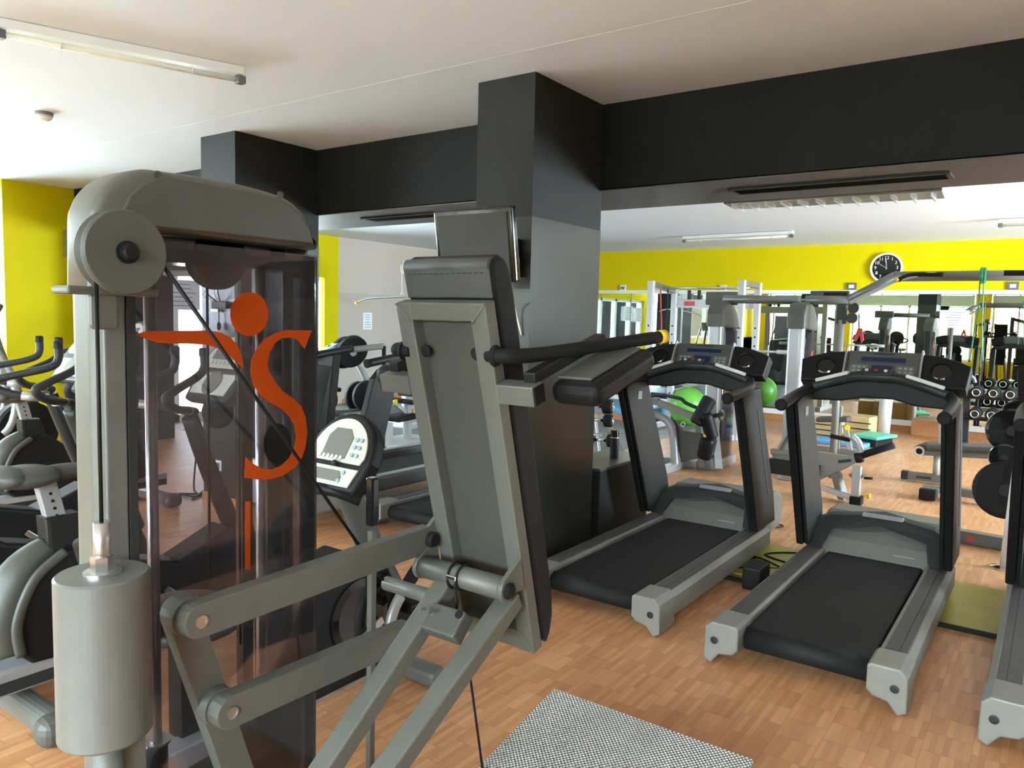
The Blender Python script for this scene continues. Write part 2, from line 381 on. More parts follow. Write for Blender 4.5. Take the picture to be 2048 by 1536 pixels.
# ---------------------------------------------------------------- ceiling fittings
def vent(x0, x1, label):
    t = thing('ceiling_vent', label, 'air vent', ((x0+x1)/2, 4.86, BZ-.012))
    y0, y1 = 4.77, 4.95; z = BZ-.012
    part(t, 'frame', MB().box(((x0+x1)/2, y0, z), (x1-x0, .025, .014)).box(((x0+x1)/2, y1, z), (x1-x0, .025, .014)).box((x0, 4.86, z), (.025, .2, .014)).box((x1, 4.86, z), (.025, .2, .014)), 'graphite')
    b = MB()
    for k in range(7): b.box(((x0+x1)/2, y0+.025+k*.022, z), (x1-x0-.02, .006, .012), (.6, 0, 0))
    part(t, 'slats', b, 'black')
vent(-5.05, -3.85, 'long slatted air vent under the dark beam between the two pillars')
vent(-1.75, -.55, 'long black air vent under the beam above the treadmills')
def tubelight(p, q, label, h=.0):
    p, q = V(p), V(q); t = thing('tube_light', label, 'ceiling light', (p+q)/2)
    n = (q-p).normalized(); s_ = V((-n.y, n.x, 0))
    part(t, 'housing', MB().beam(p, q, .06, .045), 'white')
    a, b = p-V((0, 0, .05)), q-V((0, 0, .05))
    part(t, 'tube', MB().bar(a+s_*.0+n*.04, b-n*.04, .016), 'tube')
    for e in (a+n*.02, b-n*.02): part(t, 'holder', MB().box(e, (.05, .05, .045), bev=.006), 'grey_light')
    for e in (a+n*.28, b-n*.28): part(t, 'clip', MB().torus(e, n, .02, .003), 'white')
tubelight((-4.34, 1.66, ZC-.025), (-3.93, 2.78, ZC-.025), 'unlit double fluorescent tube fitting on the near ceiling, upper left')
tubelight((-4.72, 11.0, ZC2-.03), (-3.07, 10.9, ZC2-.03), 'thin unlit tube light on the far ceiling in front of the yellow wall')
tubelight((-.67, 10.7, ZC2-.03), (.9, 10.6, ZC2-.03), 'thin unlit tube light on the far ceiling at the right edge')
p = V((-6.1, 2.64, ZC))
t = thing('smoke_detector', 'small round off-white smoke detector on the ceiling, upper left', 'smoke detector', p)
part(t, 'base', MB().lathe([(.058, 0), (.06, -.012), (.058, -.026)], p), 'cap_silver')
part(t, 'head', MB().lathe([(.058, -.026), (.045, -.05), (.03, -.058), (.02, -.06)], p), 'white')
for k in range(3): part(t, 'slot_ring', MB().torus(p-V((0, 0, .032+.006*k)), (0, 0, 1), .054-.005*k, .0015, 24, tseg=6), 'graphite')
# hanging mirror-finish louvre lamp beyond the beam
a, b = V((-2.02, 5.52, 2.47)), V((-.66, 5.6, 2.47))
t = thing('hanging_lamp', 'shiny rectangular louvre lamp hanging just behind the dark beam', 'ceiling light', (a+b)/2)
part(t, 'reflector', MB().beam(a, b, .30, .05), 'reflector')
lv = MB()
for k in range(12): lv.box(a.lerp(b, (k+.5)/12)-V((0, 0, .03)), (.008, .27, .03))
part(t, 'louvre', lv, 'steel')
for e in (a+V((.12, 0, 0)), b-V((.12, 0, 0))): part(t, 'suspension_wire', MB().bar(e, e+V((0, 0, .43)), .002, seg=6), 'steel')
# ---------------------------------------------------------------- wall items on the far wall
c = AY(1773, 536, YF-.02)
t = thing('wall_clock', 'round wall clock with black face and white rim on the yellow wall', 'clock', c)
Y_ = V((0, -1, 0))
part(t, 'rim', MB().lathe([(.225, 0), (.235, .02), (.23, .035), (.208, .035), (.2, .02)], c, Y_, 40), 'white')
part(t, 'face', MB().lathe([(.207, .012), (.207, .022)], c, Y_, 40), 'gloss_black')
FM = Matrix(((1, 0, 0), (0, 0, -1), (0, 1, 0))).transposed()
def face_m(p, d=(0, -1, 0)):   # text lying in the XZ plane looking towards -Y
    return Matrix.Translation(V(p)) @ Matrix.Rotation(PI/2, 4, 'X')
num = MB()
for k in range(1, 13):
    a = math.radians(90-30*k); q = c+V((.155*math.cos(a), -.025, .155*math.sin(a)))
    tm = text_mb(str(k), .07, face_m(q)); me = bpy.data.meshes.new('t'); tm.b.to_mesh(me); num.b.from_mesh(me); bpy.data.meshes.remove(me)
part(t, 'numerals', num, 'white')
def hand(ang, L_, w_):
    a = math.radians(90-ang); d = V((math.cos(a), 0, math.sin(a)))
    return MB().beam(c+V((0, -.028, 0))-d*.02, c+V((0, -.028, 0))+d*L_, .003, w_)
part(t, 'hour_hand', hand(-4, .09, .016), 'white'); part(t, 'minute_hand', hand(-6, .14, .012), 'white'); part(t, 'second_hand', hand(-58, .11, .004), 'white')
def notice(p, w_, h_, label, face='Y', lines=5, m='paper', name='notice'):
    p = V(p); t = thing(name, label, 'paper notice', p)
    if face == 'Y': part(t, 'sheet', MB().box(p, (w_, .004, h_)), m)
    else: part(t, 'sheet', MB().box(p, (.004, w_, h_)), m)
    b = MB(); rnd = random.Random(int(abs(p.x*100)))
    for k in range(lines):
        ww = w_*rnd.uniform(.35, .75); z = p.z+h_*(.36-.72*k/max(1, lines-1)); hh = h_*.025
        if face == 'Y': b.box((p.x, p.y-.003, z), (ww, .002, hh))
        else: b.box((p.x+.003, p.y, z), (.002, ww, hh))
    part(t, 'writing', b, 'ink')
notice(AY(1908, 638, YF-.03), .38, .26, 'white printed sheet taped to the mirror', lines=6)
notice(AX(735, 642, XL2+.004), .22, .30, 'small printed sheet on the beige wall', 'X', 6)
for i, (x0, lab) in enumerate(((275, 'pinkish printed notice on the glazed door, nearer the post of the machine'), (367, 'pinkish printed notice on the glazed door beside the window frame'))):
    notice(AX(x0, 590, XL2-.05), .50, .42, lab, 'X', 6)
for x, y, lab in ((1246, 576, 'white'), (1446, 577, 'white'), (1703, 573, 'grey'), (2026, 572, 'grey')):
    p = AY(x, y, YF-.02); t = thing('wall_socket', '%s socket plate on the yellow wall, %s' % (lab, {1246: 'left of the power rack', 1446: 'between the posts of the power rack', 1703: 'below and left of the clock', 2026: 'at the right edge of the picture'}[x]), 'socket', p)
    part(t, 'plate', MB().box(p, (.15 if lab == 'grey' else .12, .02, .12), bev=.005), 'white' if lab == 'white' else 'grey_light')
    part(t, 'insert', MB().box(p-V((0, .012, 0)), (.075, .01, .05)), 'grey_light' if lab == 'white' else 'white')
p = AY(437, 931, 3.684); t = thing('wall_socket', 'white socket plate low on the grey pillar behind the smoked shield', 'socket', p)
part(t, 'plate', MB().box(p, (.08, .012, .085), bev=.004), 'white'); part(t, 'insert', MB().box(p-V((0, .008, 0)), (.045, .006, .05)), 'grey_light')
# ================================================================ THE BIG MACHINE IN FRONT
def xf(mb, m): bmesh.ops.transform(mb.b, matrix=m, verts=mb.b.verts); return mb
def pts(X, *a): return [AX(x, y, X) for x, y in a]
def yz(X, a): return [V((X, y, z)) for y, z in a]
X1 = V((1, 0, 0)); XT = -1.60
def smooth_px(X, n, *a):
    out = []
    for i in range(len(a)):
        p0, p1, p2, p3 = (a[(i+k-1) % len(a)] for k in range(4))
        if 1 <= i <= 14:
            for k in range(n):
                t = k/n; out.append(tuple(.5*((2*p1[j])+(p2[j]-p0[j])*t+(2*p0[j]-5*p1[j]+4*p2[j]-p3[j])*t*t+(3*p1[j]-p0[j]-3*p2[j]+p3[j])*t**3) for j in (0, 1)))
        else: out.append(p1)
    return [AX(x, y, X) for x, y in out]
R0 = thing('leg_press_machine', 'large grey squat machine with smoked shield, round counterweight and black backrest, nearest the camera', 'gym machine', (-1.5, 1.1, 0))
def P(n, mb, m, lab=None, par=R0): return part(par, n, mb, m, lab)
face = smooth_px(XT, 4, (184, 578), (184, 440), (190, 408), (204, 380), (228, 357), (258, 343), (292, 337), (330, 341), (400, 351), (470, 364), (530, 379), (572, 394), (600, 414), (620, 440), (631, 468), (637, 500), (560, 489), (430, 473), (308, 459), (306, 500), (306, 578))
hood = P('top_hood', MB().prism(face, (-.12, 0, 0), bev=.02, seg=3, smooth=True), 'grey')
ins = pts(XT+.001, (236, 470), (240, 425), (255, 392), (282, 368), (320, 354), (400, 366), (500, 385), (560, 400), (592, 424), (615, 455), (625, 488), (430, 467), (308, 453), (300, 470))
P('hood_panel', MB().prism(ins, (.008, 0, 0), bev=.004), 'panel_grey', None)  # hood face in a darker grey, the shade on this side coloured in
for x, y in ((202, 427), (315, 345), (560, 385)): P('screw', MB().lathe([(.009, 0), (.009, .003), (.005, .003), (.005, .001)], AX(x, y+5, XT+.0), X1, 14), 'panel_grey', par=hood)
# left post, rounded extrusion with a raised strip
yl0, yl1 = AX(152, 700, XT-.09).y, AX(262, 700, XT).y
P('post', MB().box((XT-.065, (yl0+yl1)/2, .90), (.12, yl1-yl0, 1.58), bev=.035, seg=6), 'grey')
P('post_strip', MB().box((XT-.012, AX(232, 700, XT).y, .92), (.02, AX(254, 700, XT).y-AX(210, 700, XT).y, 1.5), bev=.004), 'grey_light')
P('strip_edge', MB().box((XT-.014, AX(263, 700, XT).y, .92), (.03, .018, 1.5)), 'graphite')
yr0, yr1 = AX(607, 700, XT).y, AX(637, 700, XT).y
P('post', MB().box((XT-.05, (yr0+yr1)/2, .92), (.09, yr1-yr0, 1.66), bev=.01), 'gloss_black', 'glossy black rear post')
P('post', MB().bar((XT-.07, AX(592, 700, XT-.07).y, .1), (XT-.07, AX(592, 700, XT-.07).y, 1.78), .030), 'steel', 'round steel post')
P('rear_column', MB().box((XT-.27, AX(487, 700, XT-.27).y, .92), (.03, .035, 1.64)), 'gloss_black')
P('rear_column', MB().box((XT-.27, AX(545, 700, XT-.27).y, .92), (.03, .06, 1.64)), 'gloss_black')
P('top_beam', MB().box((XT-.16, 1.1, 1.74), (.12, .56, .06)), 'gloss_black')
# inner pulley block and cables
q = AX(432, 515, XT-.12)
P('inner_pulley', MB().lathe([(.075, -.02), (.08, -.012), (.068, 0), (.08, .012), (.075, .02)], q, X1, 32), 'graphite')
P('pulley_housing', MB().box(q+V((-.03, .03, .03)), (.02, .15, .13), bev=.01), 'graphite')
for x, y0, y1 in ((414, 545, 1180), (477, 600, 1290)):
    X_ = XT-.13; a = AX(x, y0, X_); P('cable', MB().bar(a, V((X_, a.y, AX(x, y1, X_).z)), .0035, seg=8), 'black')
for x, zb in ((302, .55), (521, .56)):
    X_ = XT-.12; y = AX(x, 800, X_).y; P('guide_rod', MB().bar((X_, y, .1), (X_, y, 1.75), .0135), 'steel')
    P('rod_bumper', MB().lathe([(.03, .0), (.03, .0), (.026, -.004), (.026, -.22)], (X_, y, zb), (0, 0, 1)), 'rubber')
    P('bumper_washer', MB().lathe([(.034, 0), (.034, .006), (.02, .006)], (X_, y, zb), (0, 0, 1)), 'steel')
for k in range(9): P('weight_plate', MB().box((XT-.16, 1.02, .12+k*.026), (.14, .40, .023), bev=.003), 'graphite')
P('base_channel', MB().beam((XT-.06, .78, .40), (XT-.10, 1.36, .42), .10, .06), 'grey')
P('base_frame', MB().box((XT-.08, 1.05, .05), (.16, .85, .10), bev=.006).box((-1.3, .72, .05), (.75, .10, .10), bev=.006), 'grey')
# smoked shield with its printed emblem
sh = P('shield', MB().box((XT-.006, (AX(268, 700, XT).y+AX(636, 700, XT).y)/2, 1.03), (.004, AX(636, 700, XT).y-AX(268, 700, XT).y, 1.44)), 'smoked_glass', 'smoked transparent shield')
XE = XT-.0035
def poly(px, m, n): P(n, MB().prism(pts(XE, *px), (.0012, 0, 0)), m, par=sh)
poly([(498+38*math.cos(a), 628+44*math.sin(a)) for a in [2*PI*k/36 for k in range(36)]], 'orange', 'emblem_head')
poly([(269.5, 668.5), (289, 663.6), (316, 661.6), (367, 661.6), (416, 660.7), (441, 664.6), (461, 675), (474.6, 691), (482.4, 708.5), (487.3, 734), (483.4, 736), (474.6, 726), (461, 712.4), (441.4, 698.8), (416, 690), (377, 687), (338, 687), (314.5, 685), (289, 677)], 'orange', 'emblem_arm')
poly([(623, 661), (574, 660), (551, 665.5), (527, 679), (512, 699), (502, 720), (500, 744), (506, 769), (519.5, 789), (539, 804.5), (562.5, 818), (578, 832), (588, 849), (592, 873), (588, 896), (578, 916), (562.5, 931), (543, 939), (523, 937), (506, 927.5), (491, 914), (488, 955), (514, 959), (539, 959), (566, 951), (590, 935), (603.5, 916), (611, 892), (614, 865), (611, 834), (601.5, 812), (586, 797), (566, 783), (551, 765), (539, 744), (534, 730), (539, 705), (551, 685), (562.5, 677), (578, 675), (594, 679), (609, 698)], 'orange', 'emblem_body')
poly([(555+28*math.cos(a), 888+41*math.sin(a)) for a in [2*PI*k/32 for k in range(32)]], 'black', 'emblem_dot')
poly([(490, 1003), (500, 1003), (500, 1140), (490, 1138)], 'orange', 'emblem_line')
# front pulley, its bracket and the counterweight
q = AX(250, 505, -1.47)
P('pulley', MB().lathe([(.079, -.032), (.082, -.026), (.066, -.014), (.082, -.002), (.082, .004), (.078, .008), (.02, .008)], q, X1, 48), 'panel_grey')
P('pulley_hub', MB().lathe([(.022, .008), (.022, .012), (.016, .012), (.016, .024), (.013, .028)], q, X1, 24), 'rubber')
P('bracket', MB().box((XT+.03, (AX(118, 580, XT+.03).y+AX(300, 580, XT+.03).y)/2, AX(150, 580, XT+.03).z), (.07, AX(300, 580, XT+.03).y-AX(118, 580, XT+.03).y, .016), bev=.005), 'grey')
P('bracket', MB().box((XT+.045, q.y+.0, q.z-.07), (.02, .06, .16), bev=.01), 'grey')
cc = AX(205, 1145, -1.48); cb = AX(205, 1470, -1.48)
ctop, cbot = cc.z, cb.z
def obround(z): return [(cc.x+.085*math.cos(a), cc.y+.085*math.sin(a), z) for a in [2*PI*k/64 for k in range(64)]]
cw = P('counterweight', MB().lathe([(.08, cbot), (.085, cbot+.006), (.085, ctop-.004), (.081, ctop)], (cc.x, cc.y, 0), (0, 0, 1), 64), 'grey_light', 'round grey counterweight')
P('bolt', MB().bar((cc.x, cc.y, ctop), (cc.x, cc.y, ctop+.10), .015).lathe([(.034, 0), (.034, .004), (.02, .005)], (cc.x, cc.y, ctop)).lathe([(.021, .005), (.021, .032), (.016, .034)], (cc.x, cc.y, ctop), seg=6), 'steel', par=cw)
P('cable', MB().bar((cc.x, cc.y, ctop+.09), (cc.x, cc.y, q.z-.03), .004, seg=8), 'black')
P('lower_post', MB().bar((cc.x, cc.y+.005, .05), (cc.x, cc.y+.005, cbot), .028).box((cc.x-.02, cc.y+.05, .4), (.06, .05, .7)), 'grey')
P('cable', MB().bar(AX(326, 530, -1.47), AX(770, 1165, -1.60), .0045, seg=8), 'black')
# four-bar linkage: links lie in planes X = const
def flat_link(a, b, r, x0, x1, ext=0):
    a, b = V((0, *a)), V((0, *b)); d = (b-a).normalized(); n = V((0, -d.z, d.y)); pg = []
    for k in range(9): t = PI/2+PI*k/8; pg.append(a+(d*math.cos(t)+n*math.sin(t))*r)
    for k in range(9): t = -PI/2+PI*k/8; pg.append(b+(d*math.cos(t)+n*math.sin(t))*r)
    return MB().prism([V((x0, p.y, p.z)) for p in pg], (x1-x0, 0, 0), bev=.003)
def yzc(x, y, X=-1.44): p = AX(x, y, X); return (p.y, p.z)
uL, uR, lL = yzc(400, 1242), yzc(858, 1078), yzc(462, 1424)
P('upper_arm', flat_link(uL, uR, .038, -1.475, -1.435), 'grey')
P('lower_arm', flat_link(lL, (1.54, .70), .038, -1.475, -1.435), 'grey')
dl = V((0, lL[0]-uL[0], lL[1]-uL[1])); e = (uL[0]+dl.y*2.6, uL[1]+dl.z*2.6)
P('swing_link', flat_link(uL, e, .037, -1.535, -1.498), 'grey')
for c_ in (uL, lL):
    P('pivot', MB().lathe([(.043, 0), (.043, .03)], (-1.503, *c_), X1, 32), 'grey')
    P('pivot_screw', MB().lathe([(.014, 0), (.014, .004), (.0105, .004), (.0105, .002), (.007, .002)], (-1.435, *c_), X1, 24), 'steel')
# back rest, leaning in the YZ plane
an = math.radians(15.2)
TB = Matrix.Translation((-1.29, 1.480, 1.632)) @ Matrix.Rotation(an, 4, 'X')
def B(n, mb, m, lab=None): return P(n, xf(mb, TB), m, lab)
fw, fd, fl = .052, .042, 1.01
frm = MB()
for sx in (-1, 1): frm.box((sx*(.15-fw/2), fd/2, -fl/2), (fw, fd, fl), bev=.004)
frm.box((0, fd/2, -.023), (.296, fd-.003, .048), bev=.004).box((0, fd/2, -fl+.031), (.296, fd-.003, .06), bev=.004)
B('backrest_frame', frm, 'grey')
wl = MB()
for sx in (-1, 1):
    wl.bar((sx*.148, -.001, -.002), (sx*.104, -.001, -.05), .0025, seg=8); wl.bar((sx*.148, -.001, -fl+.004), (sx*.104, -.001, -fl+.06), .0022, seg=8)
B('weld_seam', wl, 'grey_light')
B('back_panel', MB().box((0, fd+.002, -fl/2), (.262, .010, fl-.02)), 'back_panel')
pad = MB()
prof = [(.05, .082), (.062, .098), (.09, .105), (.115, .09), (.13, .06), (.135, 0), (.135, -.5), (.132, -.88), (.12, -.95), (.095, -1.0), (.072, -1.02), (.05, -1.0)]
pad.prism([(-.147, a, b) for a, b in prof], (.294, 0, 0), bev=.012, seg=3)
pd = B('backrest_pad', pad, 'vinyl')
B('headrest_back', MB().box((0, .047, .042), (.285, .008, .078), bev=.004), 'vinyl_grey', 'grey vinyl back of the head end')
B('headrest_top', xf(MB().tube([(-.14, 0, 0), (.14, 0, 0)], .020, 16), Matrix.Translation((0, .062, .083))), 'vinyl_grey')
st = MB()
for k in range(14): st.box((-.12+k*.0185, .0425, .068), (.011, .001, .0015))
B('stitching', st, 'rubber')
for sx in (-1, 1):
    B('tube_plug', MB().lathe([(.017, 0), (.017, -.006), (.012, -.008)], (sx*(.15-fw)+(.0 if sx < 0 else 0)-sx*.012, .022, -.135), (0, 1, 0), 20), 'rubber')
    B('shoulder_bracket', MB().box((sx*.205, .022, -.232), (.11, .05, .052), bev=.004), 'grey')
    B('bracket_cap', MB().box((sx*.262, .022, -.232), (.006, .046, .048), bev=.003), 'rubber')
    B('shoulder_arm', MB().beam((sx*.232, .03, -.195), (sx*.232, .40, -.195), .035, .03), 'dark_frame')
    B('shoulder_pad', MB().box((sx*.315, .26, -.255), (.145, .34, .065), bev=.028, seg=4), 'vinyl')
    B('pad_plate', MB().box((sx*.305, .26, -.219), (.10, .28, .008), bev=.003), 'panel_grey')
def PX(sx, x, y, z): return V((-1.29+sx*x, y, z))
for sx in (-1, 1):
    g = P('handle', MB().tube([PX(sx, .13, 1.525, 1.505), PX(sx, .185, 1.528, 1.506), PX(sx, .215, 1.60, 1.508), PX(sx, .25, 1.72, 1.52), PX(sx, .36, 2.03, 1.556)], [.017, .019, .019, .018, .018], 16), 'rubber', 'black handle grip')
    P('handle_flange', MB().lathe([(.026, 0), (.028, .004), (.022, .012)], PX(sx, .15, 1.524, 1.505), (sx, 0, 0)), 'rubber', par=g)
    d = (PX(sx, .36, 2.03, 1.556)-PX(sx, .25, 1.72, 1.52)).normalized()
    P('end_cap', MB().bar(PX(sx, .36, 2.03, 1.556)-d*.004, PX(sx, .36, 2.03, 1.556)+d*.022, .0195), 'yellow_cap', 'amber end cap', g)
# T tube and press arms
TY, TZ = 1.602, .886
P('cross_tube', MB().bar((-1.43, TY, TZ), (-1.15, TY, TZ), .031, seg=28), 'grey')
for x in (-1.447, -1.147):
    ear = MB().prism([(x, TY+.035*math.cos(t), TZ+.035*math.sin(t)) for t in [math.radians(a) for a in range(130, 331, 20)]]+[(x, TY+.075, TZ-.02), (x, TY+.055, TZ+.075)], (.014, 0, 0), bev=.002)
    P('bracket_ear', ear, 'grey'); P('pin', MB().lathe([(.022, 0), (.022, .006), (.016, .012)], (x+.014, TY-.002, TZ-.002), X1), 'rubber')
ear = MB().prism([(-1.45, uR[0]+.033*math.cos(t), uR[1]+.033*math.sin(t)) for t in [math.radians(a) for a in range(120, 301, 20)]]+[(-1.45, uR[0]+.05, uR[1]-.03), (-1.45, uR[0]+.04, uR[1]+.07)], (.014, 0, 0), bev=.002)
P('bracket_ear', ear, 'grey'); P('pin', MB().lathe([(.022, 0), (.022, .012), (.018, .02)], (-1.436, *uR), X1), 'rubber')
for x, tp, bt in ((-1.345, (893, 1170), (652, 1536)), (-1.165, (1018, 1205), (780, 1536))):
    a, b = AX(*tp, x), AX(*bt, x); d = (b-a).normalized(); P('press_arm', MB().beam(a-d*.02, a+d*((a.z-.10)/-d.z), .058, .05, up=(0, -.7, .7), bev=.006), 'grey')
P('arm_plug', MB().lathe([(.011, 0), (.011, .003), (.006, .005)], (-1.165, AX(918, 1251, -1.165).y, AX(918, 1251, -1.165).z+.028), (0, -.7, .7), 16), 'rubber')
P('lever_tube', MB().bar(AX(772, 1166, -1.60), AX(772, 1166, -1.60)+V((.27, 0, 0)), .021), 'grey_light')
P('pull_eye', MB().torus(AX(771, 1163, -1.60), (0, 1, 0), .009, .004, 16), 'chrome')
P('lock_block', MB().box(AX(893, 1247, -1.255), (.115, .075, .05), (.78, 0, 0), bev=.006), 'panel_grey')
for dx in (-.03, .0): P('socket_screw', MB().lathe([(.007, 0), (.007, .004), (.003, .004)], (-1.275+dx, AX(893, 1247, -1.255).y-.035, AX(893, 1247, -1.255).z+.035), (0, -.7, .7), 12), 'steel')
P('cable_loop', MB().torus((-1.315, TY, TZ), X1, .036, .0035, 24).torus((-1.285, TY, TZ), X1, .036, .0035, 24), 'rubber')
P('loop_catch', MB().box((-1.30, TY-.036, TZ+.005), (.035, .008, .014), bev=.003), 'chrome')
P('cable', MB().tube([(-1.29, TY-.034, TZ-.01), (-1.275, 1.56, .80), (-1.26, 1.52, .74)], .0035, 8), 'rubber')
P('cable', MB().bar(AX(936, 1320, -1.24), AX(968, 1560, -1.22), .0035, seg=8), 'rubber')
# tread-plate foot platform
A, D_ = AZ(1108, 1376, .20), AZ(1508, 1519, .20)
dn_ = V((0, -.982, -.19)); up_ = V((0, -.19, .982))
fp = P('foot_plate', MB().prism([A, D_, D_+dn_*.72, A+dn_*.72], -up_*.012, bev=.002), 'treadplate', 'bright metal tread plate')
P('plate_frame', MB().prism([A-up_*.013+V((.01, -.01, 0)), D_-up_*.013+V((-.01, -.01, 0)), D_-up_*.013+dn_*.71+V((-.01, 0, 0)), A-up_*.013+dn_*.71+V((.01, 0, 0))], -up_*.03), 'grey')
for q in (A, D_): P('plate_foot', MB().box((q.x+(.08 if q is A else -.08), q.y-.06, .075), (.06, .06, .15)), 'grey')
P('base_frame', MB().box((-1.29, 1.5, .04), (.09, 1.6, .08), bev=.006), 'grey')
# ================================================================ TREADMILLS (black and silver)
def make_treadmill():
    t = thing('treadmill', 'black and silver treadmill beside the big dark pillar, its deck half hidden by the backrest', 'treadmill', (0, 0, 0), 'row of treadmills facing the mirror')
    Q = lambda n, mb, m, lab=None, par=t: part(par, n, mb, m, lab)
    L_ = 1.80
    Q('belt', MB().box((0, .95, .155), (.54, 1.72, .03), bev=.01).bar((-.27, .10, .118), (.27, .10, .118), .052, seg=32), 'belt')
    Q('under_frame', MB().box((0, 1.0, .09), (.5, 1.6, .05)), 'black')
    for s in (-1, 1):
        sec = [(s*.285, .125), (s*.285, .178), (s*.30, .186), (s*.40, .186), (s*.425, .16), (s*.425, .06), (s*.40, .05), (s*.30, .06)]
        r = Q('side_rail', MB().prism([(x, .12, z) for x, z in sec], (0, L_-.10, 0), bev=.003), 'cap_silver')
        Q('tread_strip', MB().box((s*.333, .98, .188), (.055, 1.60, .008), bev=.002).box((s*.378, .98, .188), (.032, 1.60, .007), bev=.002), 'rail_tread', 'dark ribbed standing strip', r)
        sec = [(s*.275, .085), (s*.275, .185), (s*.29, .20), (s*.40, .20), (s*.432, .17), (s*.435, .02), (s*.40, .0), (s*.36, .05), (s*.30, .06)]
        e = Q('end_cap', MB().prism([(x, -.02, z) for x, z in sec], (0, .20, 0), bev=.008, seg=3), 'cap_silver')
        Q('cap_bolt', MB().lathe([(.016, 0), (.018, .003), (.012, .004), (.010, -.004)], (s*.385, -.022, .115), (0, -1, 0), 18), 'graphite', None, e)
        Q('foot', MB().bar((s*.37, 1.62, 0), (s*.37, 1.62, .09), .025), 'rubber')
        # uprights: grey on the inside, black on the back and outside
        pr = [(1.53, .22), (1.10, 1.15), (1.20, 1.185), (1.42, 1.19), (1.84, .42), (1.90, .22)]
        u = Q('upright', MB().prism([(s*.385, y, z) for y, z in pr], (-s*.022, 0, 0), bev=.004), 'dark_frame')
        Q('upright_cover', MB().prism([(s*.388, y-(.022 if i < 2 else 0), z) for i, (y, z) in enumerate(pr)], (s*.045, 0, 0), bev=.012, seg=3), 'black', None, u)
        Q('upright_groove', MB().beam((s*.434, 1.70, .45), (s*.434, 1.38, 1.05), .004, .02), 'graphite', None, u)
        Q('label_plate', MB().box((s*.361, 1.30, 1.09), (.003, .06, .055)), 'cap_silver', None, u)
        # grips and sensor bars
        g = Q('hand_grip', MB().tube([(s*.40, .90, 1.155), (s*.405, 1.10, 1.175), (s*.40, 1.30, 1.20), (s*.36, 1.42, 1.235)], [.032, .032, .031, .028], 16), 'dark_frame')
        Q('grip_end', MB().lathe([(.034, 0), (.034, .014), (.026, .02)], (s*.40, .91, 1.156), (0, -1, -.08)), 'rubber', None, g)
        Q('pulse_sensor', MB().beam((s*.34, 1.392, 1.272), (s*.15, 1.345, 1.332), .036, .022, bev=.006), 'button', None, g)
    bar = MB().tube([(-.38, 1.40, 1.225), (-.25, 1.40, 1.27), (-.12, 1.36, 1.31), (0, 1.34, 1.318), (.12, 1.36, 1.31), (.25, 1.40, 1.27), (.38, 1.40, 1.225)], [.026, .026, .028, .032, .028, .026, .026], 12)
    Q('cross_bar', bar, 'graphite')
    low = [(-.40, 1.205), (-.25, 1.245), (-.12, 1.29), (0, 1.30), (.12, 1.29), (.25, 1.245), (.40, 1.205), (.38, 1.15), (.20, 1.155), (.08, 1.185), (-.08, 1.185), (-.20, 1.155), (-.38, 1.15)]
    Q('console_tray', MB().prism([(x, 1.42, z) for x, z in low], (0, .16, 0), bev=.01), 'black')
    Q('stop_pad', MB().box((0, 1.325, 1.345), (.16, .06, .012), (.5, 0, 0), bev=.004), 'graphite')
    for x in (-.05, 0, .05): Q('stop_button', MB().lathe([(.010, 0), (.010, .006)], (x, 1.322, 1.352), (0, -.5, .86), 12), 'button' if x else 'red')
    # console
    TC = Matrix.Translation((0, 1.50, 1.355)) @ Matrix.Rotation(math.radians(-28), 4, 'X')
    def C_(n, mb, m, lab=None, par=t): return part(par, n, xf(mb, TC), m, lab)
    cp = C_('console', MB().box((0, .02, 0), (.40, .05, .23), bev=.012, seg=3), 'panel_grey')
    C_('message_display', MB().box((0, -.008, .055), (.24, .006, .032), bev=.002), 'blue_lcd', None, cp)
    C_('display', MB().box((0, -.008, -.02), (.115, .006, .075), bev=.002), 'blue_lcd', 'small blue screen', cp)
    b = MB()
    for sx in (-1, 1):
        b.box((sx*.125, -.006, -.02), (.10, .005, .085), bev=.002)
    C_('key_field', b, 'grey_light', None, cp)
    for sx in (-1, 1):
        b = MB()
        for i in range(3):
            for j in range(3): b.box((sx*.125+(i-1)*.028, -.010, -.02+(j-1)*.024), (.016, .004, .012), bev=.002)
        C_('key_pad', b, 'silver', None, cp)
    C_('brand_plate', MB().box((0, -.006, .095), (.12, .004, .008)), 'graphite', None, cp)
    for s in (-1, 1):
        C_('console_divider', MB().box((s*.205, .0, 0), (.012, .07, .235), bev=.004), 'silver')
        wg = xf(MB().prism([(s*.21, -.02, -.115), (s*.21, -.02, .10), (s*.30, -.025, .09), (s*.40, -.03, .055), (s*.455, -.03, .03), (s*.44, -.03, -.115)], (0, .10, 0), bev=.012, seg=3), Matrix.Identity(4))
        wing = C_('console_wing', wg, 'black')
        C_('bottle_well', MB().lathe([(.052, 0), (.055, .008), (.047, .012), (.045, .002)], (s*.31, -.026, -.01), (0, -1, 0), 28), 'gloss_black', None, wing)
    # motor hood
    sec = [(1.62, .14), (1.70, .255), (1.82, .33), (1.98, .375), (2.20, .37), (2.33, .32), (2.36, .18), (2.30, .08), (1.70, .08)]
    Q('motor_hood', MB().prism([(-.36, y, z) for y, z in sec], (.72, 0, 0), bev=.03, seg=3), 'hood_grey')
    for s in (-1, 1): Q('front_leg', MB().bar((s*.33, 2.05, 0), (s*.33, 2.05, .12), .028), 'rubber')
    Q('hood_band', MB().prism([(-.385, 1.60, .20), (-.385, 1.74, .33), (-.30, 1.80, .372), (0, 1.90, .40), (.30, 1.80, .372), (.385, 1.74, .33), (.385, 1.60, .20), (.30, 1.60, .20), (.27, 1.72, .30), (0, 1.80, .345), (-.27, 1.72, .30), (-.30, 1.60, .20)], (0, .06, .012), bev=.006), 'graphite')
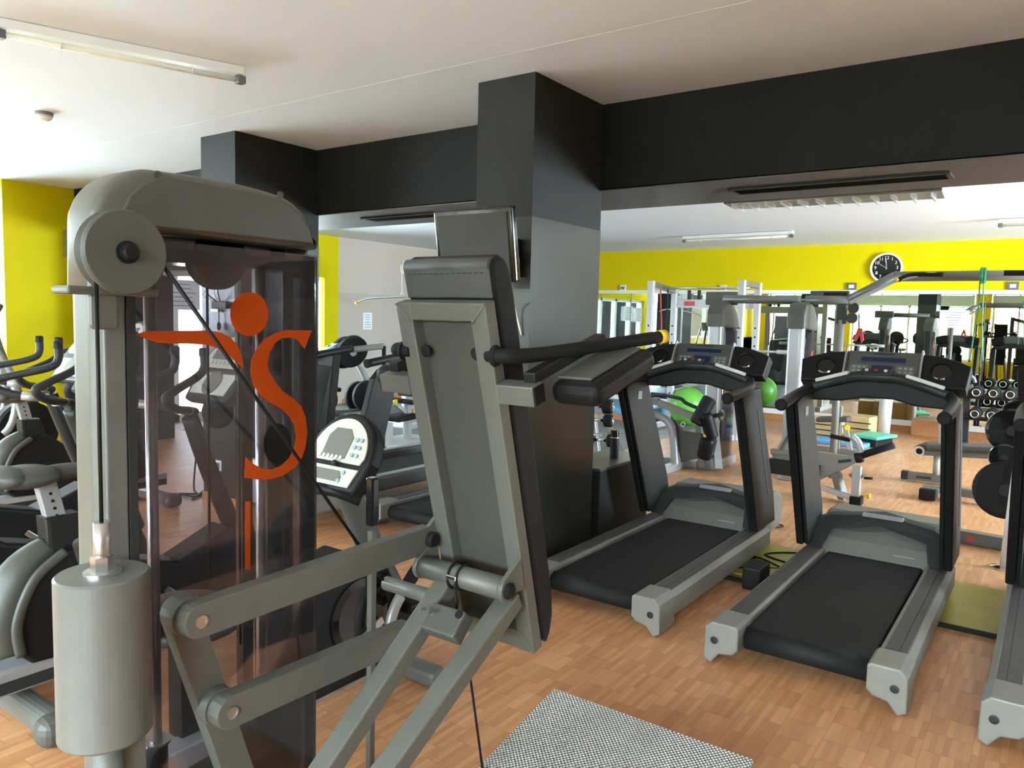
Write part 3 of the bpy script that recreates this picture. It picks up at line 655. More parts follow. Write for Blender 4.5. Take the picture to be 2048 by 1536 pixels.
    Q('hood_front', MB().prism([(-.27, 1.66, .18), (.27, 1.66, .18), (.25, 1.80, .335), (0, 1.86, .372), (-.25, 1.80, .335)], (0, .03, -.02), bev=.003), 'panel_grey')
    Q('badge', MB().box((0, 1.865, .392), (.24, .004, .035), (-.9, 0, 0), bev=.002), 'silver')
    Q('maker_label', MB().box((.16, 1.675, .215), (.12, .004, .02), (-.83, 0, 0)), 'silver')
    Q('power_cord', MB().tube([(.2, 2.25, .1), (.22, 2.45, .02), (.3, 2.6, .008), (.1, 2.7, .008)], .006, 8), 'black')
    return t
tm = make_treadmill()
tm.location = (-1.975, 3.52, 0)
dup(tm, (-.835, 3.43, 0), 0, 'middle black and silver treadmill, the only one seen complete, facing the mirror', 'row of treadmills facing the mirror')
dup(tm, (.285, 3.40, 0), 0, 'black and silver treadmill cut off by the right edge of the picture', 'row of treadmills facing the mirror')
# floor mats, transformer and loose cable under the treadmills
solo('floor_mat', MB().box((-1.45, 5.15, .004), (.55, .8, .008), bev=.002), 'floor_yellow', 'worn yellowish mat under the fronts of the first two treadmills', 'mat', (-1.45, 5.15, 0))
solo('floor_mat', MB().box((-.28, 5.05, .004), (.5, .9, .008), bev=.002), 'floor_yellow', 'worn yellowish mat between the middle and the right treadmill', 'mat', (-.28, 5.05, 0))
solo('cross_strip', MB().box((-.6, 4.6, .018), (2.6, .04, .02), bev=.004), 'rubber', 'black rubber strip lying on the floor between the treadmills', 'strip', (-.6, 4.6, 0))
t = thing('power_transformer', 'black power box with cables on the mat between the first two treadmills', 'power supply', (-1.42, 4.62, 0))
part(t, 'case', MB().box((-1.405, 4.60, .07), (.11, .2, .14), bev=.012), 'black')
part(t, 'cable', MB().tube([(-1.42, 4.72, .1), (-1.5, 4.95, .012), (-1.25, 5.1, .012), (-1.55, 5.25, .012), (-1.35, 5.45, .012), (-1.2, 5.3, .012)], .007, 8), 'black')
part(t, 'cable', MB().tube([(-1.44, 4.72, .1), (-1.6, 4.85, .012), (-1.58, 5.15, .012), (-1.3, 4.98, .012)], .005, 8), 'black')
# ================================================================ CARDIO MACHINES ON THE LEFT
def make_bike():
    t = thing('exercise_bike', 'upright exercise bike behind the smoked shield, the nearest of the bikes in the row', 'exercise bike', (0, 0, 0), 'upright exercise bikes')
    Q = lambda n, mb, m, lab=None, par=t: part(par, n, mb, m, lab)
    for y, w_ in ((.0, .26), (1.08, .24)):
        Q('base_foot', MB().box((0, y, .065), (w_*2, .10, .10), bev=.04, seg=4), 'grey_light')
        for s in (-1, 1): Q('end_foot', MB().box((s*w_, y, .06), (.12, .15, .115), bev=.05, seg=4), 'panel_grey')
    Q('frame_rail', MB().box((0, .40, .20), (.13, 1.5, .10), bev=.012), 'silver')
    Q('rail_inset', MB().box((.066, .40, .185), (.004, 1.48, .045)), 'graphite')
    sec = [(.10, .66), (.00, .58), (-.06, .42), (-.05, .30), (.0, .25), (.55, .22), (.95, .24), (1.05, .36), (.98, .52), (.85, .60), (.60, .50), (.38, .56), (.22, .68)]
    Q('housing', MB().prism([(-.085, y, z) for y, z in sec], (.17, 0, 0), bev=.02, seg=3), 'black')
    rim = MB()
    for s in (-1, 1): rim.tube([(s*.088, .12, .66), (s*.09, .01, .58), (s*.092, -.055, .43), (s*.09, -.045, .30)], .02, 10, flat=(.6, 1))
    rim.tube([(0, .10, .665), (0, -.005, .585), (0, -.068, .43), (0, -.06, .30)], [.05, .075, .08, .07], 10)
    Q('rear_fairing', rim, 'back_panel')
    Q('seat_socket', MB().prism([(-.05, .08, .60), (-.05, .26, .60), (-.05, .20, .79), (-.05, .07, .79)], (.10, 0, 0), bev=.015), 'dark_frame')
    Q('seat_post', MB().beam((0, .14, .70), (0, .09, .92), .045, .07), 'silver')
    for k in range(6): Q('post_hole', MB().lathe([(.006, 0), (.006, .002)], (.0232, .135-.007*k, .73+.03*k), (1, 0, 0), 10), 'black')
    seat = MB().ball((0, .02, .955), .12, (1.05, 1.0, .36)).ball((0, .15, .955), .075, (.75, 1.7, .42)).ball((0, -.05, .965), .1, (1.25, .6, .4))
    Q('seat', seat, 'vinyl_grey')
    Q('mast', MB().tube([(0, .98, .40), (0, .92, .56), (0, .80, .85), (0, .70, 1.12)], [.045, .045, .042, .038], 14, flat=(.9, 1.2)), 'dark_frame')
    Q('mast_boot', MB().lathe([(.09, 0), (.085, .08), (.055, .13)], (0, .95, .48), (0, -.3, 1)), 'graphite')
    for s in (-1, 1):
        Q('handlebar', MB().tube([(0, .70, 1.14), (s*.10, .66, 1.16), (s*.19, .52, 1.19), (s*.235, .45, 1.24), (s*.20, .52, 1.27), (s*.12, .66, 1.31), (s*.115, .70, 1.35), (s*.115, .70, 1.43)], [.02, .018, .018, .018, .018, .018, .019, .019], 12), 'graphite')
        Q('pulse_sensor', MB().tube([(s*.13, .62, 1.168), (s*.165, .555, 1.178)], .0195, 12, smooth=0), 'silver')
        Q('grip_cap', MB().lathe([(.021, 0), (.021, .03), (.015, .036)], (s*.115, .70, 1.40)), 'black')
        Q('crank', MB().beam((s*.10, .52, .40), (s*.11, .52+s*.12, .40-s*.11), .014, .03), 'steel')
        Q('pedal', MB().box((s*.17, .52+s*.12, .40-s*.11), (.10, .10, .03), bev=.008), 'black')
        Q('pedal_strap', MB().torus((s*.17, .52+s*.12, .42-s*.11), (0, 1, 0), .05, .006, 18, 0, PI), 'rubber')
    TC = Matrix.Translation((0, .86, 1.36)) @ Matrix.Rotation(math.radians(-35), 4, 'X')
    c = Q('console', xf(MB().prism([(-.16, .02, -.19), (.16, .02, -.19)]+[(.19*math.cos(a), .02, -.02+.21*math.sin(a)) for a in [PI*k/18 for k in range(19)]], (0, .06, 0), bev=.015, seg=3), TC), 'graphite')
    Q('console_face', xf(MB().prism([(-.13, .014, -.02), (.13, .014, -.02)]+[(.155*math.cos(a), .014, .0+.16*math.sin(a)) for a in [PI*k/18 for k in range(19)]], (0, .008, 0), bev=.002), TC), 'console_pale', None, c)
    Q('console_face', xf(MB().prism([(-.13, .014, -.16), (.13, .014, -.16), (.15, .014, -.05), (-.15, .014, -.05)], (0, .008, 0), bev=.002), TC), 'console_pale', None, c)
    Q('display', xf(MB().box((-.02, .012, .07), (.17, .006, .09), bev=.002), TC), 'lcd', None, c)
    Q('display', xf(MB().lathe([(.062, 0), (.062, .004)], (0, .014, -.10), (0, -1, 0)), TC @ Matrix.Identity(4)), 'lcd', None, c)
    for k in range(6): Q('button', xf(MB().lathe([(.008, 0), (.008, .005)], (-.09+k*.03, .013, .005), (0, -1, 0), 10), TC), 'button', None, c)
    Q('pouch', MB().ball((.0, .84, 1.13), .075, (1.2, .8, 1)), 'rubber', 'black pouch under the console')
    return t
bk = make_bike(); bk.location = (-3.15, 1.24, 0)
dup(bk, (-3.78, 1.02, 0), 0, 'upright exercise bike left of the tall machine, second from the camera', 'upright exercise bikes')
dup(bk, (-4.5, 1.24, 0), 0, 'upright exercise bike at the left edge, its upright grip standing before the yellow wall', 'upright exercise bikes')
dup(bk, (-6.0, 2.3, 0), 0, 'upright exercise bike farthest away, by the glazed doors', 'upright exercise bikes')
# recumbent bike seen between shield and backrest
t = thing('recumbent_bike', 'recumbent exercise bike with pale rounded console between the shield and the backrest', 'exercise bike', (-2.3, 2.0, 0))
Q = lambda n, mb, m, lab=None, par=t: part(par, n, mb, m, lab)
XR_ = -2.30
sec = [(1.72, .12), (1.72, .45), (1.86, .62), (2.05, .66), (2.25, .56), (2.40, .30), (2.36, .12)]
Q('housing', MB().prism([(XR_-.10, y, z) for y, z in sec], (.20, 0, 0), bev=.03, seg=3), 'black')
Q('crank_disc', MB().lathe([(.15, 0), (.15, .008), (.12, .014), (.04, .014)], (XR_+.10, 2.08, .40), X1, 40), 'gloss_black')
Q('crank', MB().beam((XR_+.12, 2.06, .30), (XR_+.13, 2.18, .36), .014, .035), 'steel')
Q('pedal', MB().box((XR_+.19, 2.30, .40), (.10, .11, .05), bev=.01), 'black'); Q('pedal', MB().box((XR_-.19, 1.95, .30), (.10, .11, .05), bev=.01), 'black')
sp_ = MB().torus((XR_+.19, 2.30, .425), (0, 1, 0), .052, .007, 18, 0, PI)
Q('pedal_strap', sp_, 'rubber')
Q('mast', MB().tube([(XR_+.02, 2.36, .36), (XR_, 2.27, .55), (XR_, 2.16, .78), (XR_, 2.06, .95)], [.055, .05, .042, .04], 14, flat=(.8, 1.3)), 'panel_grey')
Q('console_arm', MB().tube([(XR_-.18, 1.98, .90), (XR_, 2.03, .90), (XR_+.08, 2.10, .86)], .025, 12), 'black')
TC = Matrix.Translation((XR_-.02, 2.06, 1.06)) @ Matrix.Rotation(math.radians(-28), 4, 'X')
c = Q('console', xf(MB().prism([(-.17, .02, -.16), (.15, .02, -.16)]+[(.19*math.cos(a), .02, -.03+.20*math.sin(a)) for a in [PI*k/18 for k in range(19)]], (0, .07, 0), bev=.018, seg=3), TC), 'black')
Q('console_face', xf(MB().prism([(-.14, .014, -.045), (.14, .014, -.045)]+[(.155*math.cos(a), .014, -.015+.155*math.sin(a)) for a in [PI*k/18 for k in range(19)]], (0, .008, 0), bev=.002), TC), 'console_pale', None, c)
Q('console_face', xf(MB().prism([(-.14, .014, -.14), (.12, .014, -.14), (.145, .014, -.065), (-.14, .014, -.065)], (0, .008, 0), bev=.002), TC), 'console_pale', None, c)
Q('display', xf(MB().prism([(-.085, .011, -.03), (.05, .011, -.03), (.06, .011, .06), (.03, .011, .095), (-.05, .011, .095), (-.08, .011, .06)], (0, .004, 0)), TC), 'lcd', None, c)
Q('display', xf(MB().prism([(-.12, .011, -.125), (.05, .011, -.125), (.07, .011, -.105), (.05, .011, -.08), (-.12, .011, -.08)], (0, .004, 0)), TC), 'lcd', None, c)
for k in range(6): Q('button', xf(MB().lathe([(.0085, 0), (.0085, .005)], (-.09+k*.024, .012, -.028), (0, -1, 0), 12), TC), 'button', None, c)
for i in range(2):
    for j in range(3): Q('button', xf(MB().lathe([(.009, 0), (.009, .005)], (.085+i*.027, .012, .0+j*.032-.01), (0, -1, 0), 12), TC), 'button_blue', None, c)
for j in range(2): Q('button', xf(MB().lathe([(.009, 0), (.009, .005)], (.075-.012*(1-j), .012, -.12+j*.035), (0, -1, 0), 12), TC), 'button_blue', None, c)
Q('latch', xf(MB().ball((.02, 0, -.055), .013), TC), 'graphite', None, c)
Q('side_handle', MB().tube([(XR_+.2, 2.16, .12), (XR_+.2, 2.15, .34), (XR_+.2, 2.18, .43), (XR_+.2, 2.25, .50)], .022, 14), 'silver')
Q('grip', MB().tube([(XR_+.2, 2.21, .465), (XR_+.2, 2.28, .53), (XR_+.2, 2.37, .60)], [.026, .027, .028], 14), 'rubber')
Q('base_foot', MB().box((XR_, 2.42, .05), (.5, .09, .09), bev=.035, seg=3), 'grey_light'); Q('base_foot', MB().box((XR_, .95, .05), (.5, .09, .09), bev=.035, seg=3), 'grey_light')
Q('frame_rail', MB().box((XR_, 1.65, .12), (.09, 1.5, .08), bev=.01), 'silver')
Q('seat', MB().ball((XR_-.05, 1.42, .56), .2, (1.05, 1.0, .32)), 'vinyl_grey')
Q('seat_back', MB().prism([(XR_-.22, 1.20, .58), (XR_+.12, 1.20, .58), (XR_+.10, 1.12, .86), (XR_-.05, 1.10, .92), (XR_-.20, 1.12, .86)], (0, .06, .015), bev=.025, seg=3), 'rubber')
Q('seat_stand', MB().beam((XR_-.05, 1.42, .15), (XR_-.05, 1.42, .5), .08, .08), 'dark_frame')
# slim black-sleeved stop post of the big machine, behind the arm
pp = AX(745, 1000, -1.72)
P('stop_post', MB().box((-1.72, pp.y, .46), (.022, .022, .92), bev=.003), 'grey'); P('post_sleeve', MB().box((-1.72, pp.y, AX(745, 1003, -1.72).z), (.032, .032, AX(745, 955, -1.72).z-AX(745, 1052, -1.72).z), bev=.006), 'gloss_black')
# elliptical trainers by the yellow pier
def make_elliptical():
    t = thing('elliptical_trainer', 'grey elliptical trainer standing in front of the yellow pier, the nearest of three', 'elliptical trainer', (0, 0, 0), 'elliptical trainers by the left wall')
    Q = lambda n, mb, m, lab=None, par=t: part(par, n, mb, m, lab)
    Q('base_rail', MB().box((0, .7, .05), (.12, 1.5, .08), bev=.01).box((0, .0, .05), (.6, .09, .08), bev=.02).box((0, 1.4, .05), (.6, .09, .08), bev=.02), 'dark_frame')
    Q('housing', MB().lathe([(.27, -.08), (.29, -.05), (.29, .05), (.27, .08)], (0, 1.2, .38), X1, 32), 'black')
    Q('mast', MB().tube([(0, 1.25, .5), (0, 1.05, 1.0), (0, .95, 1.35)], .04, 12), 'grey_light')
    Q('console', MB().box((0, .90, 1.48), (.34, .05, .30), (-.5, 0, 0), bev=.03, seg=3), 'grey_light'); Q('display', MB().box((0, .87, 1.49), (.2, .02, .14), (-.5, 0, 0)), 'lcd')
    for s in (-1, 1):
        Q('swing_arm', MB().tube([(s*.27, .35+.2*s, .22), (s*.27, .85+.1*s, .45), (s*.28, 1.0, .9), (s*.26, .82, 1.3), (s*.20, .75, 1.55)], [.03, .032, .032, .022, .02], 12), 'silver')
        Q('grip', MB().tube([(s*.25, .80, 1.33), (s*.20, .75, 1.56)], .025, 12, smooth=0), 'rubber')
        Q('foot_arm', MB().beam((s*.18, .05+.15*s, .2+.06*s), (s*.18, 1.2, .35-.12*s), .05, .07), 'graphite')
        Q('foot_plate', MB().box((s*.2, .35+.15*s, .26+.05*s), (.17, .38, .05), bev=.02, seg=3), 'cyan_disc')
    return t
el = make_elliptical(); el.location = (-8.2, 2.1, 0)
dup(el, (-8.95, 2.3, 0), 0, 'grey elliptical trainer in front of the yellow pier, farthest from the camera', 'elliptical trainers by the left wall')
dup(el, (-7.0, 1.2, 0), 0, 'grey elliptical trainer whose pale curved arm rises at the left edge of the picture', 'elliptical trainers by the left wall')
# step machine facing the camera, with wheels, left of the tall backrest
t = thing('walking_machine', 'dark walking machine with silver base and castors, seen between shield and backrest', 'treadmill', (-4.75, 4.6, 0))
Q('base_cover', MB().prism([(-5.17, y, z) for y, z in [(3.62, .12), (3.60, .32), (3.68, .44), (4.0, .46), (4.3, .30), (4.3, .10)]], (.84, 0, 0), bev=.03, seg=3), 'silver', 'silver front cover', t)
Q('vent_slot', MB().box((-4.55, 3.60, .24), (.12, .01, .07), bev=.003), 'graphite', None, t)
for x in (-5.12, -4.36):
    cs = Q('castor_fork', MB().prism([(x-.03, 3.56, .22), (x-.03, 3.66, .24), (x-.03, 3.64, .06), (x-.03, 3.58, .05)], (.06, 0, 0), bev=.01), 'grey_light', None, t)
    Q('castor_wheel', MB().lathe([(.04, -.015), (.045, -.008), (.045, .008), (.04, .015)], (x, 3.60, .045), X1, 24), 'rubber', None, cs)
Q('belt', MB().box((-4.75, 5.1, .25), (.50, 1.7, .04), bev=.01), 'belt', None, t)
for s in (-1, 1):
    x = -4.75+s*.40
    Q('side_rail', MB().box((x, 5.05, .26), (.12, 1.8, .12), bev=.02), 'rail_tread', None, t)
    Q('rib_strip', MB().box((x, 5.05, .323), (.06, 1.7, .006)), 'silver', None, t)
    Q('upright', MB().prism([(x-.03, y, z) for y, z in [(3.92, .20), (4.22, .20), (4.50, 1.14), (4.30, 1.17), (4.22, 1.10)]], (.06, 0, 0), bev=.01), 'dark_frame', None, t)
    Q('hand_grip', MB().tube([(x, 4.18, 1.22), (x, 4.45, 1.255), (x, 4.75, 1.29)], .032, 14), 'dark_frame', None, t)
    Q('grip_end', MB().lathe([(.035, 0), (.035, .015), (.026, .02)], (x, 4.18, 1.22), (0, -1, -.1)), 'rubber', None, t)
Q('rear_foot', MB().box((-4.75, 5.9, .1), (.8, .1, .2), bev=.02), 'graphite', None, t)
dup(tm, (-3.74, 4.02, 0), 0, 'black treadmill whose rear roller shows between the stop post and the backrest', 'treadmills left of the big pillar')
# treadmill or arm trainer far left, only its long hand rail and grey side panel show
t = thing('stepper', 'grey machine with long bare hand rail, just right of the smoked shield', 'gym machine', (-5.9, 5.2, 0))
a, b = AX(600, 711, -6.3), AX(768, 692, -5.40)
Q('hand_rail', MB().bar(a, b, .03), 'cap_silver', None, t)
c1, c2, c3, c4 = (AY(x, y, a.y+.1) for x, y in ((612, 708), (668, 703), (652, 870), (600, 900)))
Q('side_panel', MB().prism([c1, c2, c3, c4], (0, .10, 0), bev=.01), 'dark_frame', None, t)
Q('rail_support', MB().bar(b, V((b.x, b.y, .06)), .02), 'dark_frame', None, t)
Q('base', MB().box((a.x, a.y+.15, .2), (.4, .5, .4), bev=.03).box(((a.x+b.x)/2, b.y, .04), (1.4, .1, .08), bev=.02), 'graphite', None, t)
# ---------------------------------------------------------------- televisions and cables on the pillars
def screen(pc, w_, h_, yaw, tilt, label, stuff='gloss_black', scr='tv_grey'):
    t = thing('television', label, 'television', pc)
    Mx = Matrix.Translation(pc) @ Matrix.Rotation(yaw, 4, 'Z') @ Matrix.Rotation(tilt, 4, 'X')
    q = lambda n, mb, m, par=t, lab=None: part(par, n, xf(mb, Mx), m, lab)
    c = q('casing', MB().box((0, .03, 0), (w_, .05, h_), bev=.012, seg=3), stuff)
    q('screen', MB().box((0, .003, .008), (w_-.06, .006, h_-.075), bev=.001), scr, c)
    q('back_shell', MB().box((0, .075, -.01), (w_*.7, .05, h_*.7), bev=.02), 'black', c)
    return t, Mx
t, Mx = screen(V((-2.63, 3.30, 1.985)), .52, .40, math.radians(3), math.radians(10), 'black flat television tilted down from a bracket on the big pillar')
part(t, 'wall_bracket', MB().box((-2.66, 3.69, 1.95), (.12, .03, .22), bev=.004).beam((-2.66, 3.68, 1.97), (-2.66, 3.45, 1.96), .04, .05), 'black')
part(t, 'swivel_arm', MB().beam((-2.60, 3.68, 1.93), (-2.52, 3.56, 1.92), .03, .04).ball((-2.53, 3.55, 1.92), .03), 'gloss_black')
part(t, 'cable', MB().tube([(-2.58, 3.48, 1.83), (-2.56, 3.56, 1.72), (-2.60, 3.66, 1.66), (-2.57, 3.70, 1.5)], .006, 8), 'white', 'white cable')
t, Mx = screen(V((-5.62, 3.42, 2.03)), .40, .34, math.radians(25), math.radians(8), 'small grey box television on the farther pillar, seen through the smoked shield', 'cap_silver', 'graphite')
part(t, 'wall_bracket', MB().beam((-5.60, 3.68, 1.95), (-5.60, 3.48, 1.98), .05, .06), 'grey_light')
pw = AY(440, 610, 3.67); t = thing('power_strip', 'black power strip with tangled leads hanging below the small television', 'power strip', pw)
part(t, 'strip', MB().box(pw, (.20, .03, .06), bev=.006), 'black'); part(t, 'base_plate', MB().box(pw+V((-.06, 0, -.045)), (.1, .03, .02)), 'white')
for k, (dx, dz) in enumerate(((-.10, .12), (-.06, .16), (0, .14), (.03, .17))): part(t, 'lead', MB().tube([pw+V((dx*.5, -.01, .03)), pw+V((dx*1.6, -.05, dz*.6)), pw+V((dx*.8, -.05, dz*1.3)), pw+V((dx*.3-.05, -.06, .27))], .005, 8), 'black' if k % 2 else 'white')
part(t, 'hanging_plug', MB().bar(pw+V((-.0, -.01, -.02)), pw+V((0, -.01, -.14)), .004).ball(pw+V((0, -.012, -.17)), .02, (.8, .8, 1.7)), 'rubber')
t = thing('cable_pile', 'loose black cable lying at the foot of the farther pillar', 'cable', (-6.1, 3.8, 0))
part(t, 'cable', MB().tube([(-6.5, 4.1, .5), (-6.42, 4.0, .15), (-6.2, 3.85, .012), (-6.0, 3.75, .012), (-6.1, 3.65, .015), (-5.9, 3.7, .012), (-6.05, 3.85, .012), (-5.85, 3.62, .012)], .008, 8), 'black')
t = thing('locker', 'narrow pale cabinet with black slots beside the farther pillar', 'cabinet', (-6.35, 4.3, 0))
part(t, 'cabinet_body', MB().box((-6.28, 4.3, .92), (.40, .35, 1.84), bev=.006), 'grey_plaster'); part(t, 'door', MB().box((-6.30, 4.115, .92), (.22, .02, 1.8), bev=.004), 'beige')
for k in range(7): part(t, 'slot', MB().box((-6.26, 4.10, .82+k*.055), (.12, .012, .018)), 'black')
# ================================================================ THE FAR GYM
def qq(t): return lambda n, mb, m, lab=None, par=None: part(par or t, n, mb, m, lab)
def plate(c, ax, r, th, m='rubber'):
    return MB().lathe([(r*.16, -th/2), (r*.9, -th/2), (r, -th*.35), (r, th*.35), (r*.9, th/2), (r*.16, th/2)], c, ax, 28)
def weight(c, ax, r, th, label, group, m='rubber', ring='steel'):
    c = V(c); a = V(ax).normalized(); t = thing('weight_plate', label, 'weight plate', c, group)
    part(t, 'disc', plate(c, a, r, th), m); part(t, 'hub', MB().lathe([(r*.22, 0), (r*.22, th*.65), (r*.13, th*.65)], c, a, 20), ring); return t
# power rack in front of the mirror
Y0, Y1 = 10.3, 11.1
t = thing('power_rack', 'tall white power rack with square posts standing before the mirror', 'rack', (-4.2, 10.7, 0)); q = qq(t)
for i, (x, y, Y) in enumerate(((1303, 562, Y0), (1350, 577, Y1), (1485, 560, Y0), (1517, 566, Y1))):
    p = AY(x, y, Y); u = q('post', MB().box((p.x, Y, p.z/2), (.085, .085, p.z), bev=.005), 'white_metal')
    for k in range(9): q('hole', MB().lathe([(.014, 0), (.014, .002)], (p.x, Y-.043, .5+k*.13), (0, -1, 0), 10), 'black', None, u)
    if i in (0, 2): p0 = p
    if i in (1, 3): q('top_rail', MB().beam(V((p0.x, Y0, p0.z-.04)), V((p.x, Y1, p.z-.04)), .07, .08), 'grey_light'); q('foot_rail', MB().box((p.x, (Y0+Y1)/2, .04), (.09, 1.1, .08), bev=.006), 'white_metal')
A_, B_ = AY(1303, 570, Y0), AY(1485, 567, Y0)
q('chin_bar', MB().bar(V((A_.x, Y0+.3, A_.z-.03)), V((B_.x, Y0+.3, A_.z-.03)), .018), 'steel')
cr = AY(1360, 607, Y1); q('cross_plate', MB().box(((A_.x+B_.x)/2, Y1, cr.z), (B_.x-A_.x, .03, .13)), 'white_metal'); q('maker_sign', MB().box((AY(1380, 607, Y1).x, Y1-.02, cr.z), (.17, .004, .07), bev=.002), 'label_red')
for x in (1380, 1400): q('hanger', MB().box((AY(x, 590, Y1).x, Y1-.03, AY(x, 590, Y1).z), (.05, .02, .14)), 'graphite')
t = thing('barbell', 'bare steel barbell resting across the white power rack', 'barbell', AY(1450, 700, Y0-.08))
a, b = AY(1322, 695, Y0-.08), AY(1604, 706, Y0-.08)
part(t, 'shaft', MB().bar(a, b, .016), 'steel')
for e, s in ((a, 1), (b, -1)): part(t, 'sleeve', MB().bar(e, e+V((s*.32, 0, 0)), .028), 'white_metal')
# cable towers with the bent pull-up beam
def tower(x, y, h, label, orange=True):
    t = thing('cable_tower', label, 'gym machine', (x, y, 0), 'cable towers of the pull-up frame'); q = qq(t)
    q('post', MB().box((x-.08, y-.20, h*.46), (.16, .13, h*.92), bev=.045, seg=4), 'silver'); q('post', MB().box((x-.08, y+.22, h*.44), (.12, .06, h*.88), bev=.02), 'graphite')
    q('top_hood', MB().prism([(x-.17, y+a, h+c) for a, c in [(-.27, -.28), (-.27, -.14), (-.20, -.03), (-.08, 0), (.08, -.04), (.20, -.12), (.28, -.25), (.28, -.30), (-.12, -.28)]], (.18, 0, 0), bev=.02), 'panel_grey')
    s = q('shield', MB().box((x+.005, y+.05, h*.43), (.005, .36, h*.80)), 'smoked_glass')
    for dy in (-.04, .12): q('guide_rod', MB().bar((x-.08, y+dy, .1), (x-.08, y+dy, h-.3), .014), 'chrome')
    for k in range(12): q('weight_plate', MB().box((x-.08, y+.04, .13+k*.032), (.10, .28, .029), bev=.003), 'graphite')
    q('emblem', MB().prism([(x+.009, y+a, c) for a, c in [(-.12, 1.26), (-.02, 1.28), (.04, 1.24), (.06, 1.32), (.14, 1.34), (.09, 1.28), (.13, 1.10), (.06, 1.04), (.10, 1.12), (.05, 1.2), (-.02, 1.24)]], (.002, 0, 0)), 'orange', None, s)
    q('base_frame', MB().box((x-.08, y+.05, .05), (.2, .62, .1), bev=.01), 'silver'); q('low_pulley', MB().lathe([(.055, -.015), (.06, -.01), (.045, 0), (.06, .01), (.055, .015)], (x+.06, y-.30, .62), X1, 24), 'grey_light')
    q('leg', MB().beam((x-.05, y-.22, .55), (x+.10, y-.42, .05), .08, .06), 'silver')
    return t
TAx, TBx, TY_ = -2.95, -2.10, 8.25
tower(TAx, TY_, 1.84, 'silver cable tower on the left of the pull-up frame, seen over the first treadmill'); tower(TBx, TY_, 1.84, 'silver cable tower on the right of the pull-up frame, between the first two treadmills')
t = thing('pull_up_frame', 'long grey pull-up beam bending upwards to the right across the far gym', 'pull-up bar', (-1.5, TY_, 0)); q = qq(t)
def T_(x, y, Y=TY_-.05): return AY(x, y, Y)
q('beam', MB().bar(T_(1448, 598), T_(1598, 600), .045), 'grey_light'); q('beam', MB().bar(T_(1612, 600), T_(1700, 601), .045), 'grey_light')
q('rising_beam', MB().bar(T_(1697, 601), T_(1790, 553), .048), 'grey_light'); q('high_beam', MB().bar(T_(1788, 553), T_(2120, 550), .048), 'grey_light')
q('pull_up_bar', MB().tube([T_(1700, 606, TY_-.25), T_(1760, 577, TY_-.25), T_(1796, 560, TY_-.25), T_(1850, 548, TY_-.25), T_(1885, 549, TY_-.25)], .018, 12), 'silver')
q('grip', MB().tube([T_(1796, 560, TY_-.25), T_(1825, 550, TY_-.25), T_(1888, 549, TY_-.25)], .022, 12), 'rubber', 'black rubber grip'); q('grip', MB().bar(T_(2008, 546, TY_-.25), T_(2100, 546, TY_-.25), .024), 'rubber', 'black rubber grip')
q('collar', MB().bar(T_(1792, 561, TY_-.25), T_(1798, 558, TY_-.25), .024), 'yellow_cap')
def sign(x0, x1, y0, y1, inset):
    a, b = T_(x0, y0), T_(x1, y1); c = (a+b)/2; q('head_plate', MB().box((c.x, c.y+.06, c.z), (b.x-a.x, .03, a.z-b.z), bev=.03, seg=3), 'panel_grey')
    if inset: s = q('sign_panel', MB().box((c.x+.06, c.y+.04, c.z), ((b.x-a.x)*.6, .012, (a.z-b.z)*.7), bev=.03), 'black'); q('sign_mark', MB().box((c.x+.05, c.y+.03, c.z-.005), (.15, .006, .022)).box((c.x+.09, c.y+.03, c.z-.03), (.12, .006, .02)), 'label_red', None, s)
sign(1408, 1472, 583, 610, False); sign(1618, 1696, 581, 604, True)
q('right_post', MB().bar(V((T_(2110, 550).x, TY_, 0)), T_(2110, 550), .045), 'silver')
q('pulley_block', MB().box(T_(1684, 622), (.09, .06, .26), bev=.01), 'graphite')
q('pulley', MB().lathe([(.05, -.02), (.055, 0), (.05, .02)], T_(1707, 616), (0, -1, 0)).lathe([(.05, -.02), (.055, 0), (.05, .02)], T_(1704, 636), (0, -1, 0)), 'graphite')
a = T_(1682, 640); q('slide_post', MB().bar(V((a.x, a.y+.02, .05)), a, .035), 'cap_silver')
t = thing('resistance_band', 'long green resistance band looped over the high pull-up beam', 'resistance band', T_(1965, 560, TY_-.1)); a = T_(1962, 545, TY_-.11)
part(t, 'knot', MB().torus(T_(1964, 551, TY_-.05), X1, .062, .016, 20).torus(T_(1970, 551, TY_-.05), X1, .060, .014, 20), 'green_band')
part(t, 'strand', MB().tube([T_(1960, 560, TY_-.12), T_(1956, 620, TY_-.12), T_(1946, 680, TY_-.12), T_(1940, 720, TY_-.12)], .010, 8, flat=(1.6, .6)), 'green_band')
part(t, 'strand', MB().tube([T_(1968, 560, TY_-.12), T_(1965, 620, TY_-.12), T_(1964, 680, TY_-.12), T_(1966, 722, TY_-.12)], .010, 8, flat=(1.6, .6)), 'green_band')
t = thing('suspension_strap', 'red suspension straps hanging from the slide post below the pulley', 'exercise strap', T_(1718, 660))
part(t, 'webbing', MB().beam(T_(1718, 628, TY_-.2), T_(1718, 660, TY_-.2), .02, .01), 'graphite'); part(t, 'strap', MB().prism([T_(x, y, TY_-.2) for x, y in ((1716, 656), (1724, 657), (1727, 680), (1722, 686), (1719, 670), (1711, 684), (1706, 680))], (0, .03, 0), bev=.004), 'red', 'red strap bundle')
part(t, 'handle', MB().bar(T_(1706, 684, TY_-.2), T_(1724, 688, TY_-.2), .012), 'rubber')
t = thing('exercise_band', 'thin red exercise band hanging inside the left half of the power rack', 'resistance band', AY(1322, 600, Y0+.2))
